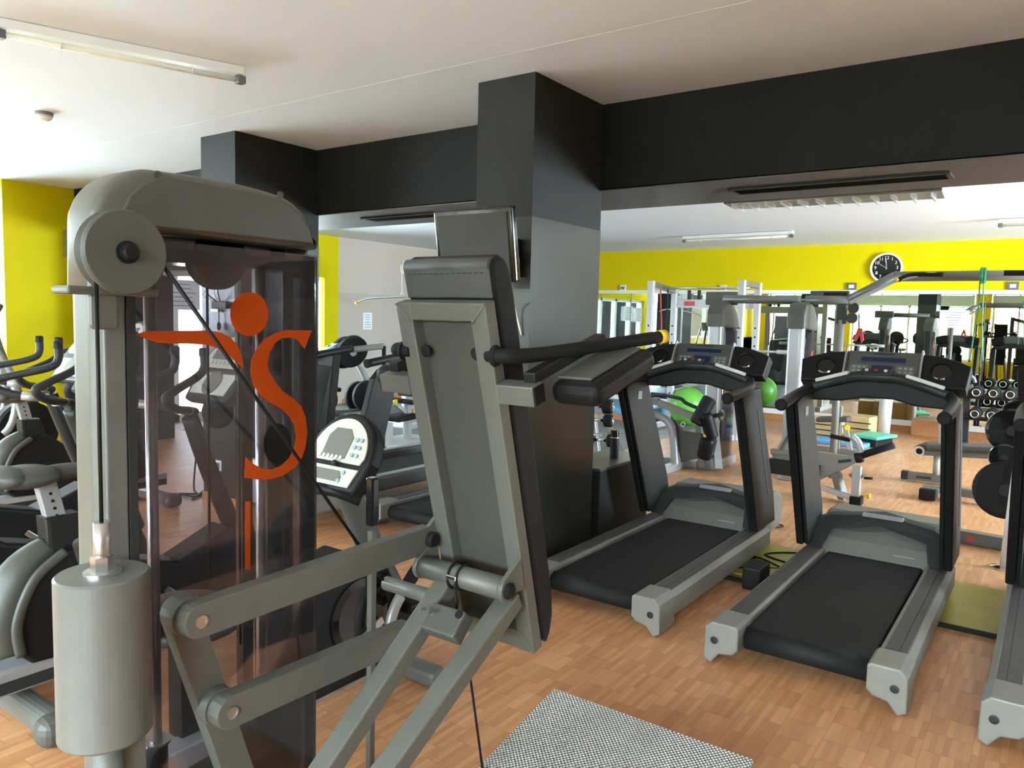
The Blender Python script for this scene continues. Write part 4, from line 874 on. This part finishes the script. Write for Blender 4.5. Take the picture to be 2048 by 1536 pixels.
part(t, 'strand', MB().tube([AY(x, y, Y0+.2) for x, y in ((1321, 578), (1322, 620), (1323, 650), (1321, 700))], .012, 8), 'red'); part(t, 'strand', MB().tube([AY(x, y, Y0+.2) for x, y in ((1336, 578), (1334, 630), (1331, 670), (1333, 715))], .010, 8), 'black', 'black strand')
p = AZ(1374, 812, .30); gb = solo('exercise_ball', MB().ball((p.x, p.y, .30), .30, u=40, v=28), 'green_ball', 'bright green exercise ball on the floor behind the first treadmill', 'ball', (p.x, p.y, 0))
# leg curl machine behind the first treadmill
YC = 7.7; C = lambda x, y, Y=YC: AY(x, y, Y)
t = thing('leg_curl_machine', 'grey leg curl machine with bent frame and dark rollers, seen through the first treadmill', 'gym machine', (-3.35, YC, 0)); q = qq(t)
q('base_rail', MB().box((-3.6, YC+.3, .04), (.9, .1, .08), bev=.01).box((-3.3, YC-.1, .04), (.1, .8, .08), bev=.01), 'silver')
q('bent_leg', MB().tube([V((C(1352, 900).x, YC, .04)), C(1346, 870), C(1338, 845), C(1318, 832), C(1296, 828)], [.045, .045, .045, .04, .04], 14), 'silver')
q('gusset', MB().prism([C(x, y, YC+.05) for x, y in ((1350, 840), (1365, 862), (1402, 868), (1404, 915), (1362, 925), (1352, 880))], (0, .05, 0), bev=.006), 'panel_grey')
q('rear_leg', MB().beam(V((C(1392, 900).x, YC+.2, .02)), C(1398, 845, YC+.2), .06, .07), 'cap_silver')
q('thigh_beam', MB().beam(C(1318, 806), C(1400, 838), .07, .07), 'cap_silver'); q('side_beam', MB().beam(C(1290, 800), C(1318, 803), .07, .08), 'grey_light')
q('upper_linkage', MB().tube([C(1290, 795), C(1320, 790), C(1360, 797), C(1372, 806), C(1400, 818)], .02, 10), 'graphite')
q('leg_pad', MB().lathe([(.055, -.16), (.075, -.14), (.075, .14), (.055, .16)], C(1406, 822), (.35, .3, .9)), 'vinyl'); q('leg_pad', MB().lathe([(.05, -.14), (.07, -.12), (.07, .12), (.05, .14)], C(1418, 852), (.2, .3, -.95)), 'vinyl'); q('seat_pad', MB().box(C(1414, 895, YC+.1), (.16, .2, .26), (.2, .2, .1), bev=.06, seg=4), 'vinyl')
q('grip', MB().bar(C(1412, 836), C(1446, 828), .022), 'rubber'); q('grip_plate', MB().prism([C(x, y) for x, y in ((1382, 840), (1404, 834), (1400, 842), (1388, 846))], (0, .08, 0)), 'cap_silver')
q('pivot_ring', MB().torus(C(1366, 849), (0, -1, 0), .022, .008, 20), 'white'); q('pop_pin', MB().lathe([(.02, 0), (.022, .02), (.012, .035)], C(1412, 871), (0, -1, 0)), 'yellow_cap')
# seated leg machine behind and between the first two treadmills
YS = 7.35; S = lambda x, y, Y=YS: AY(x, y, Y)
t = thing('leg_press_bench', 'grey low leg machine with padded rollers, seen between and through the middle treadmill', 'gym machine', (-1.9, YS, 0)); q = qq(t)
q('main_beam', MB().beam(S(1540, 930), S(1640, 945), .10, .14), 'dark_frame'); q('yoke', MB().prism([S(x, y) for x, y in ((1540, 905), (1556, 898), (1645, 905), (1690, 912), (1712, 910), (1716, 924), (1690, 938), (1640, 960), (1548, 918))], (0, .07, 0), bev=.01), 'cap_silver')
q('front_leg', MB().box((S(1713, 960).x, YS, S(1713, 960).z-.02), (.07, .07, .30), bev=.006), 'silver'); q('front_leg_foot', MB().box((S(1713, 995).x, YS, .04), (.10, .12, .08), bev=.008), 'rubber')
q('rear_leg', MB().beam(S(1672, 946), V((S(1682, 990).x, YS+.1, .02)), .07, .07), 'cap_silver'); q('strut', MB().beam(S(1645, 975), S(1710, 998), .05, .05), 'white_metal')
q('seat_plate', MB().prism([S(x, y) for x, y in ((1696, 950), (1706, 946), (1728, 952), (1720, 960), (1706, 960))], (0, .12, 0), bev=.004), 'grey_light'); q('handle', MB().bar(S(1728, 956), S(1745, 957), .012), 'rubber')
q('lever_arm', MB().tube([S(1703, 872), S(1716, 885), S(1722, 905)], .035, 12), 'silver'); q('grip', MB().bar(S(1661, 872), S(1700, 880), .020), 'rubber')
q('roller', MB().bar(S(1722, 911), S(1788, 890), .032), 'rubber', 'long dark foam roller'); q('lock_collar', MB().lathe([(.045, -.03), (.05, 0), (.045, .03)], S(1718, 915), (.9, 0, .3)), 'black')
q('pop_pin', MB().lathe([(.012, 0), (.012, .03), (.025, .035), (.025, .06)], S(1726, 990), X1), 'yellow_cap'); q('worn_mark', MB().box(S(1689, 922)-V((0, .002, 0)), (.11, .006, .028), (0, -.25, 0), bev=.003), 'graphite')
q('curved_arm', MB().tube([S(1562, 898), S(1572, 880), S(1582, 862), S(1588, 845)], .035, 12), 'grey_light'); q('shin_bar', MB().beam(S(1542, 902), S(1590, 905), .05, .05), 'cap_silver')
# long low bench and its frame on the right
YB_ = 8.9; Bq = lambda x, y, Y=YB_: AY(x, y, Y)
t = thing('flat_bench', 'low grey padded bench with foam roller end, seen through the middle treadmill', 'bench', (-.8, YB_, 0)); q = qq(t)
a, b = Bq(1850, 892), Bq(2020, 900)
q('pad', MB().beam(a, b, .28, .07, bev=.03), 'vinyl_grey'); q('frame', MB().beam(a-V((0, 0, .07)), b-V((0, 0, .07)), .07, .05), 'grey_light')
q('end_roller', MB().lathe([(.05, -.02), (.06, 0), (.06, .30)], Bq(1840, 901), (.1, 1, 0)), 'vinyl'); q('roller_ring', MB().torus(Bq(1839, 902)-V((0, .02, 0)), (0, -1, 0), .043, .012, 24), 'white')
a, b = Bq(1812, 922), Bq(1905, 930); a.z = b.z = .06
q('foot_rail', MB().beam(a, b, .08, .08), 'grey_light'); q('foot_cap', MB().box(a, (.07, .09, .09), bev=.01), 'graphite'); q('maker_label', MB().box(a+V((.18, -.043, .0)), (.14, .004, .022)), 'graphite')
q('pop_pin', MB().lathe([(.02, 0), (.03, .02), (.03, .05)], Bq(1893, 927)-V((0, .06, 0)), (0, -1, 0)), 'yellow_knob')
for x in (1875, 1990): q('leg', MB().bar(V((Bq(x, 900).x, YB_, .03)), Bq(x, 900), .03), 'silver')
q('upright', MB().beam(Bq(1884, 893), Bq(1884, 846), .06, .06), 'silver'); q('knob', MB().lathe([(.02, 0), (.03, .02), (.03, .05)], Bq(1892, 864)-V((0, .0, 0)), (0, -1, 0)), 'yellow_knob')
p = AZ(1866, 985, .06); t = thing('bench_frame', 'empty steel bench frame foot with rubber end, lying behind the middle treadmill', 'bench', (p.x, p.y, 0)); q = qq(t)
q('foot', MB().box((p.x-.02, p.y, .07), (.14, .20, .08), (0, 0, .1), bev=.01), 'grey_light'); q('rubber_end', MB().box((p.x-.03, p.y-.12, .06), (.14, .08, .10), bev=.01), 'rubber'); q('rail', MB().beam((p.x+.05, p.y+.05, .09), (p.x+1.1, p.y-.05, .09), .07, .07), 'grey_light')
q('strut', MB().beam((p.x+.45, p.y+.6, .30), (p.x+1.0, p.y+.0, .12), .06, .05), 'grey_light')
# wooden step boxes, mats and steps
for i, (x, y, w_, h_) in enumerate(((1704, 862, .50, .34), (1640, 862, .42, .30))):
    p = AZ(x, y+18, 0); t = thing('step_box', ('slatted pale wooden box by the mirror, the larger of two' if i == 0 else 'slatted pale wooden box by the mirror, half hidden behind the other'), 'box', (p.x, p.y, 0), 'wooden boxes by the mirror')
    part(t, 'body', MB().box((p.x, p.y+.2, h_/2), (w_, .4, h_), (0, 0, -.15), bev=.01), 'pale_wood')
    for k in range(3): part(t, 'slat_gap', MB().box((p.x-.005, p.y+.0, h_*(.25+.25*k)), (w_*.98, .02, .012), (0, 0, -.15)), 'black')
p = AZ(1862, 866, 0); solo('wooden_crate', MB().box((p.x, p.y-.35, .12), (.42, .35, .24), bev=.01), 'wood', 'dark wooden crate on the floor before the mirror, right of the white column', 'box', (p.x, p.y, 0))
p = AZ(1745, 890, 0); t = thing('aerobic_step', 'green aerobic step with black base on the floor', 'step', (p.x, p.y, 0)); part(t, 'top', MB().box((p.x, p.y, .13), (.40, .55, .04), (0, 0, -.3), bev=.012), 'mint'); part(t, 'base', MB().box((p.x, p.y, .055), (.32, .45, .11), (0, 0, -.3), bev=.01), 'black')
p = AZ(1700, 890, 0); solo('exercise_mat', MB().box((p.x-.1, p.y, .03), (.7, .45, .06), (0, 0, -.1), bev=.015), 'blue_mat', 'folded blue exercise mat beside the green step', 'mat', (p.x, p.y, 0))
p = AZ(1765, 880, 0); t = thing('support_column', 'round white metal support column standing before the mirror', 'column', (p.x, p.y, 0)); part(t, 'shaft', MB().bar((p.x, p.y, 0), (p.x+.02, p.y, .82), .085, seg=28), 'white_metal'); part(t, 'cap', MB().bar((p.x+.02, p.y, .82), (p.x+.02, p.y, .86), .09), 'grey_light'); part(t, 'floor_flange', MB().lathe([(.12, 0), (.12, .01), (.09, .02)], (p.x, p.y, 0)), 'white_metal')
p = AZ(1660, 885, 0)
t = thing('incline_bench', 'grey incline bench with wooden-coloured post behind the middle treadmill', 'bench', (-2.6, 10.2, 0)); q = qq(t); IB = lambda x, y, Y=10.2: AY(x, y, Y)
q('pad', MB().beam(IB(1636, 838), IB(1700, 838), .26, .06, bev=.02), 'vinyl_grey'); q('post', MB().box((IB(1674, 860).x, 10.2, .30), (.10, .08, .60), bev=.006), 'cap_silver'); q('foot', MB().box((IB(1674, 860).x, 10.2, .03), (.5, .1, .06), bev=.01), 'grey_light')
q('pop_pin', MB().lathe([(.02, 0), (.03, .02), (.03, .05)], IB(1696, 855, 10.1), (0, -1, 0)), 'yellow_knob'); q('strut', MB().beam(IB(1690, 850), V((IB(1682, 880).x+.12, 10.2, .03)), .04, .06), 'silver')
# dumbbells
def make_dumbbell(r=.062, hl=.09, gl=.13):
    t = thing('dumbbell', 'black round dumbbell with chrome ends', 'dumbbell', (0, 0, 0), 'dumbbells')
    part(t, 'handle', MB().bar((0, -gl/2, 0), (0, gl/2, 0), .016), 'chrome')
    for s in (-1, 1):
        h = part(t, 'head', MB().lathe([(r*.7, gl/2), (r, gl/2+.012), (r, gl/2+hl-.012), (r*.8, gl/2+hl)], (0, 0, 0), (0, s, 0), 24), 'rubber')
        pass
        e = part(t, 'end_ring', MB().torus((0, s*(gl/2+hl), 0), (0, 1, 0), r*.58, .006, 20, tseg=6), 'chrome')
    return t
RX, RY = AY(1950, 800, 12.0), 12.0
t = thing('dumbbell_rack', 'black two-tier dumbbell rack in front of the mirror at the right', 'rack', (RX.x+.9, RY, 0)); q = qq(t)
zt = (AY(1980, 785, RY).z, AY(1980, 828, RY).z)
for z in zt:
    for dy in (-.11, .11): q('shelf_rail', MB().beam((RX.x-.15, RY+dy, z-.075), (RX.x+2.2, RY+dy, z-.075), .05, .03), 'black')
for x in (RX.x-.1, RX.x+2.15): q('side_frame', MB().beam((x, RY+.2, .0), (x, RY+.05, zt[0]+.02), .08, .08).box((x, RY, .03), (.08, .6, .06)), 'graphite')
db = make_dumbbell(); first = True
for r_, z in enumerate(zt):
    for k in range(9):
        x = RX.x+k*.19+.02; lab = ''
        lab = 'black round dumbbell, %s from the left on the %s tier of the rack' % (('first', 'second', 'third', 'fourth', 'fifth', 'sixth', 'seventh', 'eighth', 'ninth')[k], 'upper' if r_ == 0 else 'lower')
        if first: d = db; d.location = (x, RY, z); d.scale = (1.25,)*3; first = False; d['label'] = lab; d['group'] = 'dumbbells on the upper tier'
        else: dup(db, (x, RY, z), 0, lab, 'dumbbells on the %s tier' % ('upper' if r_ == 0 else 'lower'), s=1.25)
# small dumbbell tree behind the pillar and the grey box with the bottle
t = thing('dumbbell_stand', 'silver A-shaped dumbbell stand behind the big pillar', 'rack', (-4.35, 7.3, 0)); q = qq(t); YD = 7.3; D = lambda x, y, Y=YD: AY(x, y, Y)
q('front_leg', MB().beam(V((D(1198, 930).x, YD, .02)), D(1186, 830), .06, .06), 'silver'); q('rear_leg', MB().beam(V((D(1222, 925).x, YD+.4, .02)), D(1190, 800, YD+.2), .06, .06), 'silver')
for y in (830, 865, 905): q('arm', MB().bar(D(1180, y+4), D(1212, y+2), .012).bar(D(1180, y+4, YD-.2), D(1205, y+6, YD-.2), .012), 'steel')
q('foot', MB().box((D(1205, 930).x, YD+.1, .03), (.5, .8, .06), bev=.01), 'grey_light')
for i, (x, y, s) in enumerate(((1190, 812, 1.25), (1194, 840, 1.1), (1200, 880, 1.1))):
    dup(db, D(x, y, YD-.15), -1.25, ('black dumbbell on the A-shaped stand, %s' % ('topmost of its stand', 'second from the top of its stand', 'lowest of its stand')[i]), 'dumbbells on the A-shaped stand', s=s)
a, b = AY(1180, 941, 4.95), AY(1256, 922, 5.3)
bx = thing('storage_box', 'plain grey box with pale top behind the big pillar', 'box', (-2.75, 5.15, 0)); TBz = .56
p1, p2, p3 = AZ(1180, 942, TBz), AZ(1256, 921, TBz), AZ(1180, 912, TBz)
wd = p2.x+.004; bw_ = wd-(p1.x-.35)
part(bx, 'body', MB().box(((p1.x-.35+wd)/2, (p1.y+p3.y+.5)/2, TBz/2-.01), (bw_, .78, TBz-.02), bev=.006), 'graphite'); part(bx, 'lid', MB().box(((p1.x-.35+wd)/2, (p1.y+p3.y+.5)/2, TBz-.01), (bw_+.01, .80, .02), bev=.004), 'grey_light', 'pale lid')
BXc = V(((p1.x-.35+wd)/2, (p1.y+p3.y+.5)/2, 0))
p = AZ(1228, 916, TBz); t = thing('spray_bottle', 'black cylindrical bottle standing on the grey box', 'bottle', p)
part(t, 'body', MB().lathe([(.030, 0), (.033, .004), (.033, .155), (.030, .16)], p), 'black'); part(t, 'band', MB().lathe([(.034, .155), (.034, .163)], p), 'silver'); part(t, 'cap', MB().lathe([(.031, .163), (.031, .21), (.028, .215)], p), 'gloss_black')
# blue mat platform far left of the mirror
p = AZ(1240, 835, 0); solo('crash_mat', MB().box((p.x-.4, p.y+.3, .10), (2.0, 1.2, .20), bev=.02), 'blue_mat', 'pale blue landing mat by the mirror, seen past the pillar', 'mat', (p.x, p.y, 0))
solo('mat_edge_board', MB().box((p.x-.2, p.y-.36, .06), (1.8, .03, .10), bev=.004), 'wood', 'wooden edge board in front of the pale blue mat', 'board', (p.x, p.y-.36, 0))
# plate tree at the right edge
px_, py_ = -.20, 6.05
t = thing('plate_tree', 'white weight tree pole with round foot at the right edge of the picture', 'rack', (px_, py_, 0)); q = qq(t)
q('pole', MB().bar((px_, py_, 0), (px_+.04, py_+.1, 1.02), .022), 'white'); q('round_foot', MB().lathe([(.075, 0), (.075, .01), (.03, .02)], (px_, py_, 0)), 'chrome')
q('base_rail', MB().beam((px_-.35, py_+.55, .05), (px_+.6, py_+.45, .05), .09, .09), 'grey_light'); q('maker_label', MB().box((px_-.18, py_+.49, .05), (.16, .006, .04), (0, 0, -.1)), 'label_red'); q('back_post', MB().bar((px_+.35, py_+.5, 0), (px_+.35, py_+.5, 1.3), .035), 'silver')
for z, c in ((.86, 'peg'), (.55, 'peg')): q(c, MB().bar((px_+.35, py_+.5, z), (px_+.05, py_+.35, z+.02), .014), 'steel')
PT = lambda x, y, Y: AY(x, y, Y)
for i, (x, y, r, Y, m, lab) in enumerate(((2010, 980, .21, 6.6, 'black', 'large black weight plate low on the weight tree, behind the white pole'), (2022, 862, .17, 6.9, 'gloss_black', 'black three-spoke weight plate above the large one'), (2008, 915, .10, 6.7, 'gloss_black', 'small black weight plate just above the large one'), (2040, 832, .13, 7.0, 'gloss_black', 'small black weight plate topmost on the tree'))):
    w_ = weight(PT(x, y, Y), (.25, -1, .1), r, .045, lab, 'weight plates on the white tree', m, 'graphite')
# plate-loaded press and lat machine against the beige wall
Xp = -9.1; E_ = lambda x, y, X=Xp: AX(x, y, X)
t = thing('plate_press', 'pale blue plate-loaded press with curved arm against the beige wall', 'gym machine', (Xp, 8.9, 0)); q = qq(t)
q('curved_arm', MB().tube([E_(690, 690), E_(712, 720), E_(735, 765), E_(744, 800), E_(746, 826)], [.05, .05, .05, .055, .055], 12), 'silver'); q('base_rail', MB().beam(E_(640, 826), E_(745, 822), .12, .08), 'grey_light'); q('foot_post', MB().box(E_(745, 825), (.1, .14, .24), bev=.01), 'silver')
q('lever', MB().beam(E_(650, 700), E_(690, 680), .12, .05), 'cyan_disc', 'pale blue lever plate'); q('peg', MB().bar(E_(728, 733), E_(746, 718), .02), 'steel'); q('peg', MB().bar(E_(700, 690), E_(708, 676, Xp+.2), .02), 'steel'); q('grip', MB().tube([E_(640, 783), E_(665, 778), E_(680, 780)], .035, 12), 'rubber')
q('chain', MB().torus(E_(660, 697), X1, .05, .008, 16), 'graphite'); q('link_arm', MB().tube([E_(668, 715), E_(655, 745), E_(645, 765)], .04, 10), 'silver')
for i, (x, y, r, dx, lab) in enumerate(((690, 705, .26, 0, 'black rubber weight plate on the upper peg of the press, front one'), (704, 703, .26, .35, 'black rubber weight plate on the upper peg of the press, rear one'), (718, 793, .25, -.3, 'black rubber weight plate on the lower peg of the press, left one'), (734, 792, .25, .35, 'black rubber weight plate on the lower peg of the press, right one'), (650, 800, .2, .05, 'black rubber weight plate low beside the shield edge'))):
    weight(E_(x, y, Xp+dx*.5), (1, -.25, -.35 if i < 2 else 0), r, .09, lab, 'weight plates on the press')
solo('mat_platform', MB().box((-9.2, 8.9, .03), (1.6, 1.6, .05), bev=.01), 'rubber_tile', 'grey rubber platform under the plate-loaded press', 'mat', (-9.2, 8.9, 0))
Xl = -7.6; F_ = lambda x, y, X=Xl: AX(x, y, X)
t = thing('lat_pulldown', 'pale lat pulldown machine whose pulley head shows above the backrest', 'gym machine', (Xl, 8.6, 0)); q = qq(t)
hd = F_(825, 535); q('column', MB().box((hd.x, hd.y+.28, hd.z/2), (.10, .10, hd.z), bev=.01), 'white_metal'); q('head_plate', MB().prism([F_(x, y) for x, y in ((800, 530), (806, 522), (836, 524), (846, 540), (870, 546), (870, 556), (812, 552), (802, 545))], (.03, 0, 0), bev=.004).prism([F_(x, y, Xl-.08) for x, y in ((800, 530), (806, 522), (836, 524), (846, 540), (870, 546), (870, 556), (812, 552), (802, 545))], (.03, 0, 0), bev=.004), 'beige')
q('head_beam', MB().beam(hd, hd+V((0, .45, 0)), .07, .07), 'white_metal')
q('cable', MB().bar(F_(804, 545), F_(804, 585), .006), 'white'); q('hook', MB().torus(F_(804, 587), X1, .018, .005, 14), 'steel')
q('pulldown_bar', MB().tube([F_(712, 606), F_(735, 597), F_(790, 594), F_(880, 592), F_(930, 597), F_(950, 604)], .014, 10), 'steel'); q('bar_end', MB().bar(F_(711, 606), F_(717, 603), .02), 'yellow_cap'); q('seat', MB().box((Xl, hd.y+.05, .48), (.32, .36, .08), bev=.03, seg=3), 'vinyl'); q('seat_frame', MB().box((Xl, hd.y+.1, .22), (.08, .5, .44)), 'white_metal').parent
for k in range(12): q('weight_plate', MB().box((Xl, hd.y+.42, .15+k*.035), (.3, .12, .03), bev=.003), 'grey_light')
q('base_frame', MB().box((Xl, hd.y+.15, .04), (.6, .9, .08), bev=.01), 'white_metal')
Xb = -6.6; G_ = lambda x, y, X=Xb: AX(x, y, X)
t = thing('preacher_bench', 'white-framed bench with dark pads and amber knobs left of the backrest', 'bench', (Xb, G_(810, 830).y, 0)); q = qq(t)
q('upper_pad', MB().beam(G_(790, 800), G_(835, 806), .28, .06, bev=.02), 'vinyl'); q('lower_pad', MB().beam(G_(780, 838), G_(822, 830), .28, .07, bev=.02), 'vinyl'); q('post', MB().box((Xb, G_(815, 860).y, G_(815, 800).z/2), (.08, .08, G_(815, 800).z), bev=.006), 'white_metal')
q('strut', MB().beam(G_(790, 806), G_(812, 826), .05, .05), 'white_metal'); q('leg', MB().box((Xb, G_(778, 880).y, G_(778, 845).z/2), (.07, .07, G_(778, 845).z), bev=.006), 'white_metal'); q('foot_rail', MB().box((Xb, G_(797, 880).y, .03), (.5, .9, .06), bev=.01), 'white_metal')
q('pop_pin', MB().lathe([(.02, 0), (.03, .02), (.03, .05)], G_(788, 803), X1), 'yellow_knob'); q('pop_pin', MB().lathe([(.02, 0), (.03, .02), (.03, .05)], G_(823, 822), X1), 'yellow_cap')
# kettle of small things: mirrored side of the gym, behind the camera
for i, (x, y, lab) in enumerate(((-6.5, -1.6, 'black machine frame left behind the camera, seen small in the mirror'), (-3.2, -2.2, 'black machine frame in the middle behind the camera, seen small in the mirror'), (-.9, -2.0, 'black machine frame right behind the camera, seen small in the mirror'))):
    t = thing('multi_gym', lab, 'gym machine', (x, y, 0)); q = qq(t)
    q('post', MB().box((x-.3, y, 1.0), (.10, .10, 2.0), bev=.01), 'graphite'); q('post', MB().box((x+.3, y, .9), (.10, .10, 1.8), bev=.01), 'silver'); q('top_beam', MB().beam((x-.3, y, 1.95), (x+.3, y, 1.78), .09, .09), 'graphite')
    q('seat', MB().box((x, y+.2, .5), (.32, .4, .09), bev=.03), 'vinyl'); q('back_pad', MB().box((x, y+.0, .9), (.3, .09, .6), bev=.03), 'vinyl'); q('stack', MB().box((x, y-.15, .4), (.4, .2, .7), bev=.01), 'graphite'); q('base_frame', MB().box((x, y+.1, .04), (.8, .9, .08), bev=.01), 'silver')
